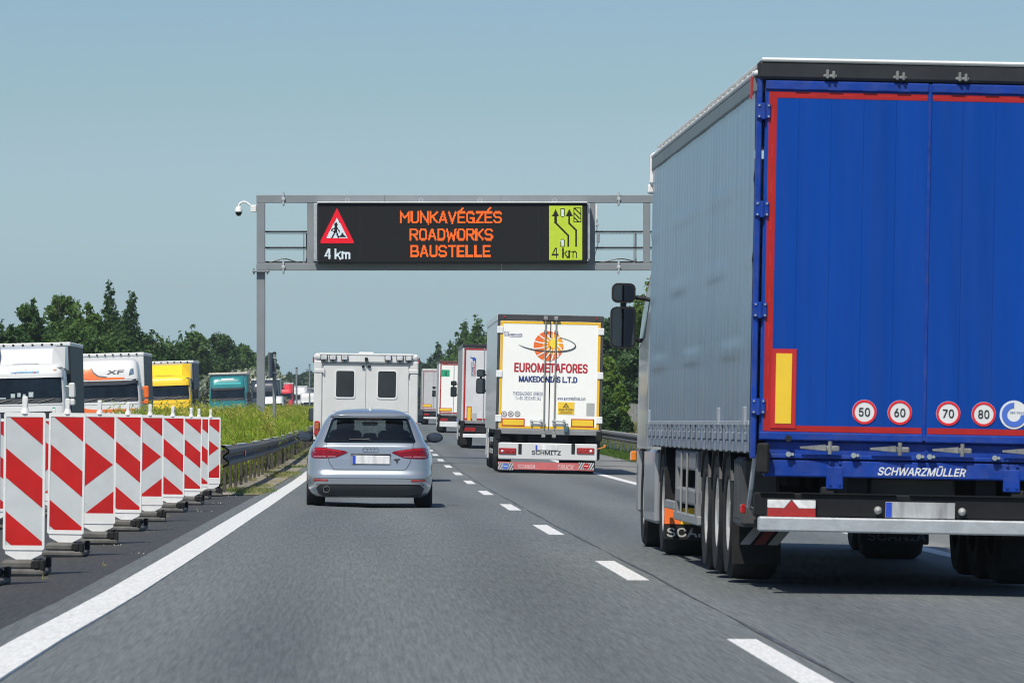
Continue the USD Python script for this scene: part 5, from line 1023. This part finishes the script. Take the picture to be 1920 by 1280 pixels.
part(r, "visor_band", L.patch(rect(-1.1, 1.1, 2.95, 3.15, .04), .03), white_s, 30)
def van(px, d, label, paint, H=2.3, W=1.0):
    V = View(px, d); r = thing("oncoming_van", label, "van", frame(d, V.off), "oncoming vans beyond the median")
    L = Loft([(.25, .06, 5.2, W - .06, 8), (.6, .0, 5.3, W, 9), (1.0, .1, 5.3, W, 9), (1.2, .6, 5.3, W - .02, 9), (1.75, 1.25, 5.25, W - .10, 8), (H - .12, 1.6, 5.2, W - .16, 7), (H, 1.95, 5.0, W - .3, 6)])
    part(r, "body", L.mesh(48, 80), paint, 40)
    part(r, "windscreen", L.patch(Polygon([(-W + .12, 1.22), (W - .12, 1.22), (W - .22, 1.8), (-W + .22, 1.8)]), .01), screen, 30)
    for sx in (-1, 1):
        part(r, "headlight", L.patch(rect(*sorted((sx * .55, sx * .85)), .72, .9, .04), .01), M("headlamp", (.45, .47, .5), .1), 30)
        part(r, "side_window", L.side(Polygon([(1.5, 1.25), (2.5, 1.22), (2.5, 1.75), (1.75, 1.78)]), sx), screen, 30)
        part(r, "mirror", B(*sorted((sx * (W + .14), sx * (W - .05))), 1.35, 1.45, 1.2, 1.45, .03), black)
        wheel(r, sx * .97, .95, .34, .22, sx); wheel(r, sx * .97, 4.1, .34, .22, sx)
    part(r, "grille", L.patch(rect(-.5, .5, .66, .88, .04), .01), black, 30)
    part(r, "bumper", L.patch(rect(-.85, .85, .3, .52, .04), .02), dark, 30)
    return r
van(511.0, 440.0, "white van roof showing above the weeds, right of the gantry column", white_p, 2.35)
van(578.5, 690.0, "white van at the left edge of the ambulance, below the farthest lorries", white_p, 2.9, 1.05)
# ------------------------------------------------------------------ trees, bushes, weeds, fence
def leaves(centres, radii, n, size, seed, up=.25, shell=.35):
    """small bent leaf sprays scattered through round clumps"""
    g = np.random.default_rng(seed); C = np.asarray(centres, float); R = np.asarray(radii, float)
    p = (R.min(1) if R.ndim > 1 else R) ** 2; k = g.choice(len(C), n, p=p / p.sum())
    u = g.normal(size=(n, 3)); u /= np.linalg.norm(u, axis=1, keepdims=True); rad = shell + (1.06 - shell) * g.random(n) ** .55
    rr = R[k] if R.ndim > 1 else R[k][:, None]
    c = C[k] + u * rad[:, None] * rr
    nn = u * .9 + g.normal(size=(n, 3)) * .75 + [0, 0, up]; nn /= np.linalg.norm(nn, axis=1, keepdims=True)
    a = np.cross(nn, g.normal(size=(n, 3))); a /= np.linalg.norm(a, axis=1, keepdims=True); b = np.cross(nn, a)
    s = size * (.55 + .9 * g.random((n, 1))); w = s * (.45 + .3 * g.random((n, 1)))
    v = np.stack([c - a * s, c + b * w - nn * s * .15, c + a * s, c - b * w - nn * s * .15], 1).reshape(-1, 3); i = np.arange(n)[:, None] * 4
    return trimesh.Trimesh(v, np.vstack([i + [0, 1, 2], i + [0, 2, 3]]), process=False)
bark = M("bark", (.10, .08, .06), .9, var=.3, scale=8)
LF = {"mid": leafy("leaf_mid_green", (.034, .086, .016), (.155, .26, .05), .44), "dark": leafy("leaf_dark_green", (.024, .064, .016), (.115, .205, .044), .42),
      "light": leafy("leaf_light_green", (.06, .125, .015), (.20, .31, .045), .44), "silver": leafy("leaf_silver_green", (.21, .25, .17), (.44, .47, .34), .25), "deep": leafy("leaf_deep_green", (.018, .052, .015), (.10, .185, .045)),
      "far": leafy("leaf_far_green", (.024, .055, .022), (.072, .125, .042))}
def crown_shape(style, H, R, g):
    cs, rs = [], []
    if style == "cone":
        n = int(34 + H * 3)
        for i in range(n):
            t = (i + .5) / n; z = H * (.06 + .88 * t); w = R * (.10 + .90 * min(1.0, (1.0 - t) * 1.9) ** .9)
            a = g.random() * 6.28; q = w * .72 * g.random() ** .5
            cs.append((q * math.cos(a), q * math.sin(a), z + .03 * H * g.normal())); rs.append(np.array([1, 1, 1.25]) * max(.07 * R, w * (.26 + .20 * g.random())))
        for t in np.linspace(.12, .97, 22):
            w = R * (.10 + .90 * min(1.0, (1.0 - t) * 1.9) ** .9); cs.append((g.normal() * .05 * R, g.normal() * .05 * R, H * t)); rs.append(np.array([1, 1, 1.3]) * max(.13 * R, .55 * w))
    else:
        n = int(44 + H * 4)
        for i in range(n):
            t = g.random() ** .8; z = H * (.06 + .84 * t); w = R * (1 if t < .55 else max(.15, 1 - ((t - .55) / .48) ** 2) ** .6)
            a = g.random() * 6.28; q = w * (.25 + .68 * g.random() ** .6)
            cs.append((q * math.cos(a), q * math.sin(a), z)); rs.append(np.array([1, 1, .9]) * R * (.14 + .2 * g.random()))
        for t in np.linspace(.15, .80, 9):
            w = R * (1 if t < .55 else max(.15, 1 - ((t - .55) / .48) ** 2) ** .6); cs.append((g.normal() * .12 * R, g.normal() * .12 * R, H * t)); rs.append(np.array([1, 1, .9]) * .52 * w)
        for i in range(12):
            a = g.random() * 6.28; q = R * .6 * g.random(); cs.append((q * math.cos(a), q * math.sin(a), H * (.99 - .16 * q / R - .09 * g.random()))); rs.append(np.array([.6, .6, 1.1]) * R * (.09 + .10 * g.random()))
    return cs, rs
def tree(px, top, hw, d, style, look, label, name="tree", category="tree", group=None, n=None, size=None, seed=0, trunk=True, base=0):
    X = float(Xpx(px, d)); off = X - float(xc(d)); z0 = float(gz(d, off)) - .06; H = float(Zpx(top, d)) - z0; R = hw * 1.4 * d / FPX; g = np.random.default_rng(abs(seed + int(px * 7 + d)))
    cs, rs = crown_shape(style, H, R, g); cs = [(c[0], c[1], H * base + c[2] * (1 - base)) for c in cs]; size = size or max(.125, 3.7 * d / FPX)
    n = n or int(np.clip(5.0 * R * H * 2 / size ** 2, 3000, 30000))
    t = thing(name, label, category, upright(X, d, z0), group)
    part(t, "crown", leaves(cs, rs, n, size, abs(seed * 37 + int(px)) + 100), LF[look])
    if trunk:
        r0 = max(.08, .022 * H); q = [cyl((0, 0, -.2), (.1 * R * g.normal(), .1 * R * g.normal(), H * .45), r0, 10, r0 * .6), cyl((0, 0, H * .4), (0, 0, H * .85), r0 * .62, 8, r0 * .15)]
        for c_, r_ in list(zip(cs, rs))[::3]: q.append(cyl((0, 0, min(c_[2] * .7, H * .6)), c_, r0 * .35, 6, r0 * .1))
        part(t, "trunk", q, bark, 40)
    return t
T_ = [
 (-14, 586, 52, 250, "round", "dark", "dark tree cut off by the left picture edge, above the nearest white lorry"),
 (58, 548, 34, 330, "round", "mid", "broad leafy tree left of the tallest trees, above the white lorry's trailer"),
 (118, 536, 38, 345, "round", "mid", "tall bushy tree with a ragged top, left of the pointed trees"),
 (168, 566, 34, 335, "round", "light", "lighter green tree between the ragged tree and the tallest pointed tree"),
 (206, 526, 40, 370, "cone", "dark", "tallest pointed tree on the left, above the white and orange lorry"),
 (246, 541, 36, 385, "cone", "dark", "narrow pointed tree just right of the tallest one"),
 (150, 600, 60, 310, "round", "mid", "low spreading tree in front of the pointed trees, behind the second lorry"),
 (30, 610, 46, 300, "round", "mid", "low spreading tree behind the nearest white lorry"),
 (228, 618, 42, 360, "round", "mid", "rounded tree at the foot of the two pointed trees"),
 (285, 616, 30, 430, "round", "mid", "small rounded tree above the yellow lorry"),
 (316, 634, 30, 440, "round", "mid", "low dark-green tree right behind the yellow lorry's roof"),
 (362, 607, 31, 520, "round", "mid", "round-topped tree standing alone above the yellow lorry's right end"),
 (412, 612, 28, 560, "round", "dark", "dark loose tree next to the round-topped tree, above the teal lorry"),
 (390, 655, 36, 540, "round", "dark", "dark low tree behind the teal lorry's left side"),
 (452, 640, 26, 640, "round", "mid", "tree just left of the gantry column, above the silver bushes"),
 (474, 652, 22, 690, "round", "mid", "small tree directly behind the gantry column"),
 (505, 660, 16, 800, "round", "mid", "small tree right of the gantry column beside the edge-on sign"),
 (440, 668, 30, 600, "round", "dark", "dark tree low behind the silver bushes"),
 (-110, 560, 60, 255, "round", "mid", "leafy tree just outside the left picture edge"),
 (-230, 545, 60, 240, "round", "dark", "dark tree beyond the left picture edge, second outside it"),
 (-360, 555, 66, 225, "round", "mid", "broad tree beyond the left picture edge, third outside it"),
 (-520, 540, 74, 205, "round", "dark", "dark tree farthest outside the left picture edge"),
]
for i, a in enumerate(T_): tree(*a, seed=i)
for i, (px, top, hw, d, lab) in enumerate([(402, 698, 34, 480, "silver-green bush left of and behind the teal lorry"), (470, 688, 24, 560, "silver-green bush right of the teal lorry, cut by the gantry column"), (508, 690, 22, 610, "silver-green bush right of the gantry column"), (436, 690, 30, 540, "silver-green bush directly behind the teal lorry's roof"), (523, 698, 12, 690, "small silver-green bush behind the red lorry")]):
    tree(px, top, hw, d, "round", "silver", lab, "silver_bush", "bush", "silver-green bushes beyond the oncoming lane", seed=60 + i, trunk=False)
FAR_L = [(545, 700, 22, 1150), (575, 697, 26, 1250), (610, 700, 30, 1300), (650, 702, 32, 1350), (530, 712, 20, 1000), (700, 704, 34, 1400)]
LAB_F = ["hazy far tree between the two thin grey posts", "hazy far tree just right of the farthest thin grey post", "hazy far tree hidden behind the ambulance's left half", "hazy far tree hidden behind the middle of the ambulance", "hazy far tree behind the red and white lorries", "hazy far tree hidden behind the ambulance's right half"]
for i, (px, top, hw, d) in enumerate(FAR_L): tree(px, top, hw, d, "round", "far", LAB_F[i], group=None, seed=80 + i, size=.5, n=5000)
R_ = [
 (896, 590, 36, 560, "cone", "mid", "tall pointed tree left of the white refrigerated lorry"),
 (872, 600, 34, 590, "cone", "mid", "tall pointed tree left of the other one, above the grey curtain lorry"),
 (921, 604, 34, 545, "cone", "mid", "pointed tree just behind the white refrigerated lorry's roof edge"),
 (846, 638, 32, 680, "cone", "mid", "smaller pointed tree above the white lorry with the green sticker"),
 (822, 644, 28, 760, "cone", "far", "slender hazy tree right of the ambulance roof"),
 (806, 664, 20, 850, "cone", "far", "hazy tree behind the farthest grey lorry"),
 (790, 676, 22, 950, "round", "far", "hazy tree at the right edge of the ambulance"),
 (770, 684, 26, 1050, "round", "far", "hazy tree behind the ambulance's right corner"),
 (885, 640, 32, 540, "round", "mid", "dense rounded tree behind the grey curtain lorry"),
 (850, 664, 26, 660, "round", "mid", "dense rounded tree behind the lorry with the green sticker"),
 (1098, 606, 40, 360, "round", "deep", "dark tree mostly behind the white refrigerated lorry's right edge"),
 (1150, 584, 38, 335, "round", "deep", "tall dark tree between the white lorry and the blue one"),
 (1196, 566, 40, 315, "round", "deep", "tall dark tree behind the blue lorry's mirrors"),
 (1262, 505, 56, 300, "round", "light", "tallest loose tree reaching above the gantry beam behind the blue lorry"),
 (1140, 668, 36, 305, "round", "light", "light green young tree beside the white lorry's right edge"),
 (1206, 640, 34, 295, "round", "deep", "dark lower tree behind the blue lorry's cab"),
 (1060, 640, 46, 380, "round", "deep", "dark tree behind the white refrigerated lorry"),
]
for i, a in enumerate(R_): tree(*a, seed=120 + i, base=.22 if a[0] > 1100 else 0)
for i, a in enumerate([(1164, 715, 14, 262, "light", "leafy light green shrub in the middle of the right verge"), (1135, 724, 18, 268, "mid", "rounded shrub at the white lorry's right edge"), (1146, 756, 15, 254, "mid", "low spreading shrub at the top of the right verge slope"), (1176, 782, 7, 250, "dark", "small dark shrub in the yellowish verge grass")]):
    tree(*a[:4], "round", a[4], a[5], "shrub", "bush", seed=180 + i, trunk=False, size=.12)

# weeds and grass
def wisps(tips, r, n, seed):
    """thin upright slivers round the tips of stalks: seed heads and fine leaves"""
    g = np.random.default_rng(seed); c = tips[g.integers(0, len(tips), n)] + g.normal(size=(n, 3)) * np.array(r) * .6
    u = np.c_[g.normal(size=(n, 2)) * .8, np.ones(n)]; u /= np.linalg.norm(u, axis=1, keepdims=True); s = np.cross(u, g.normal(size=(n, 3))); s /= np.linalg.norm(s, axis=1, keepdims=True)
    L = .03 + .055 * g.random((n, 1)); w = .005 + .007 * g.random((n, 1))
    v = np.stack([c - u * L, c + s * w, c + u * L, c - s * w], 1).reshape(-1, 3); i = np.arange(n)[:, None] * 4
    return trimesh.Trimesh(v, np.vstack([i + [0, 1, 2], i + [0, 2, 3]]), process=False)
def clump(seed, n, h, spread, w, lean=.5, plume=0):
    g = np.random.default_rng(seed); b = np.c_[g.normal(size=(n, 2)) * spread, np.zeros(n)]; a = g.random(n) * 6.28; ln = lean * (.25 + g.random(n)); hh = h * (.55 + .5 * g.random(n))
    dv = np.c_[np.cos(a) * ln, np.sin(a) * ln, np.ones(n)] * hh[:, None]; side = np.c_[-np.sin(a + 1), np.cos(a + 1), np.zeros(n)] * w
    m = b + dv * [.4, .4, .55]; t = b + dv
    v = np.stack([b - side, b + side, m + side * .9, m - side * .9, t], 1).reshape(-1, 3); i = np.arange(n)[:, None] * 5
    out = [trimesh.Trimesh(v, np.vstack([i + [0, 1, 2], i + [0, 2, 3], i + [3, 2, 4]]), process=False)]
    if plume: out.append(wisps(t - [0, 0, h * .16], [.12, .12, h * .26], plume, seed + 1))
    return tuple(out) if len(out) > 1 else out[0]
stalk_m = M("shaded_stalk", (.075, .08, .03), .8, var=.4, scale=9)  # stalks coloured dark in place of the shade low down between the weeds
def scatter(name, label, protos, pts, scales, category=None, seed=0):
    g = np.random.default_rng(seed); pi = UsdGeom.PointInstancer.Define(stage, numbered("/World", name)); base = path_of(pi); rel = pi.CreatePrototypesRel()
    for k, (m, mt) in enumerate(protos):
        if isinstance(m, tuple):
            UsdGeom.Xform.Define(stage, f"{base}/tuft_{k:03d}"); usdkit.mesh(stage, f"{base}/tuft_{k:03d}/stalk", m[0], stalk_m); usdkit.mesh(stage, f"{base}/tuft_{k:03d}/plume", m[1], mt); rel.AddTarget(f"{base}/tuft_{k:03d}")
        else: rel.AddTarget(path_of(usdkit.mesh(stage, f"{base}/tuft_{k:03d}", m, mt)))
    n = len(pts); th = g.random(n) * math.pi
    pi.CreateProtoIndicesAttr(Vt.IntArray.FromNumpy(g.integers(0, len(protos), n).astype(np.int32)))
    pi.CreatePositionsAttr(Vt.Vec3fArray.FromNumpy(np.asarray(pts, np.float32)))
    pi.CreateOrientationsAttr(Vt.QuathArray([Gf.Quath(float(math.cos(t)), 0, 0, float(math.sin(t))) for t in th]))
    pi.CreateScalesAttr(Vt.Vec3fArray.FromNumpy(np.asarray(scales, np.float32)))
    setd(pi.GetPrim(), label=label, category=category, kind="stuff")
def spots(n, d0, d1, o0, o1, seed, far_bias=1.0):
    g = np.random.default_rng(seed); d = d0 + (d1 - d0) * g.random(n) ** far_bias; o = o0 + (o1 - o0) * g.random(n)
    return d, o, np.c_[xc(d) + o, d, gz(d, o) - .05]
weed_a = weedy("weed_yellow_green", (.24, .31, .03), (.47, .47, .07), .45, .7); weed_b = weedy("weed_green", (.17, .28, .024), (.36, .44, .05), .45, .7); weed_c = weedy("weed_ochre", (.32, .31, .06), (.50, .45, .11), .4, .7)
grass_a = leafy("grass_fresh", (.055, .12, .014), (.14, .23, .03), .3, .7); grass_d = leafy("grass_straw", (.22, .21, .08), (.40, .37, .16), .2, .7)
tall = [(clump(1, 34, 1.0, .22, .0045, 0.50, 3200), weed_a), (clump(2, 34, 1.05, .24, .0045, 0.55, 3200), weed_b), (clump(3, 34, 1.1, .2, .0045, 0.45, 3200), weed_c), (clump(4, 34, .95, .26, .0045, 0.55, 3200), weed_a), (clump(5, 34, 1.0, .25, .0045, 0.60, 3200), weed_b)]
d, o, p = spots(5200, 93.5, 330, -8.4, -5.45, 5, 1.5)
ok = p[:, 0] > -.0600 * d; d, o, p = d[ok], o[ok], p[ok]
hgt = np.interp(o, [-8.4, -7, -5.9, -5.45], [1.0, 1.12, 1.06, .88]) * (.8 + .4 * meshkit.noise(np.c_[d * .25, o * .9, d * 0], 4)) * np.interp(d, [93, 97, 110, 330], [.75, .95, 1.0, 1.0])
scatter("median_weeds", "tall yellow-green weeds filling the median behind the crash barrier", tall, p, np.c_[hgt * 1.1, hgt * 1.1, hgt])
low = [(clump(11, 40, .22, .14, .008, .8), grass_a), (clump(12, 40, .18, .16, .008, .9), grass_a), (clump(13, 34, .26, .14, .006, .6), grass_d)]
d, o, p = spots(1300, 93.5, 240, -4.9, -3.75, 6, 1.4)
keep = meshkit.noise(np.c_[d * .3, o * 1.5, d * 0], 9) > .52; p = p[keep]
scatter("barrier_grass", "patchy short grass and dirt between the crash barrier and the white line", low, p, np.full((len(p), 3), .55))
d, o, p = spots(5000, 110, 330, 6.15, 9.2, 7)
sc = np.interp(o, [6.1, 6.8, 7.2, 9.2], [.55, .9, 1.0, 1.6])[:, None] * np.ones((1, 3))
scatter("verge_grass", "short green grass along the foot of the right crash barrier", low[:2], p[o < 7.3], sc[o < 7.3])
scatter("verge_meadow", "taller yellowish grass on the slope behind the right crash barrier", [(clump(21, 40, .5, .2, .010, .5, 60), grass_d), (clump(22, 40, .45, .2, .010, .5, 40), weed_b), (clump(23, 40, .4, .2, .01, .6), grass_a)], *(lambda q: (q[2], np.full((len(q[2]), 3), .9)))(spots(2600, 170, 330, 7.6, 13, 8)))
d, o, p = spots(55, 34, 92, -6.2, -4.15, 14)
scatter("paving_litter", "tiny pale stones and dry stalks lying on the dark paving beside the white line", [(cat([moved(hull(np.random.default_rng(31 + k).normal(size=(8, 3)) * .008), *(np.random.default_rng(50 + k).normal(size=3) * [.12, .2, 0] + [0, 0, .06])) for k in range(4)]), M("litter_pale", (.5, .48, .42), .8, var=.2)), (clump(33, 5, .12, .02, .006, .6), grass_d)], p, np.full((len(p), 3), .8))

# grey board fence beyond the right verge
fx = thing("board_fence", "short stretch of weathered grey board fence behind the shrubs of the right verge", "fence")
fd = 285.0
for k, px in enumerate(np.arange(1160, 1226, 6.2)):
    X = float(Xpx(px, fd)); zb = float(gz(fd, X - xc(fd))); part(fx, "board", B(X - .075, X + .075, fd - .012, fd + .012, zb - .1, float(Zpx(757 + .8 * math.sin(k * 3.1), fd)), .006), M("weathered_wood", (.22, .22, .21), .8, var=.3, scale=6))
for z in (.35, 1.0): part(fx, "rail", B(float(Xpx(1156, fd)), float(Xpx(1226, fd)), fd + .013, fd + .05, float(gz(fd, 11)) + z, float(gz(fd, 11)) + z + .08), M("weathered_wood", (.22, .22, .21), .8))

# ------------------------------------------------------------------ air
hz = usdkit.material(stage, "/World/Looks/haze_air", {"v": ("principled_volume", {"color": (.80, .90, .97), "density": .00009, "anisotropy": .2})}, [], volume="v.volume")
solo("haze", B(-1000, 1000, -200, 2500, -12, 24), hz, "thin pale summer haze over the road", None, None, "stuff")
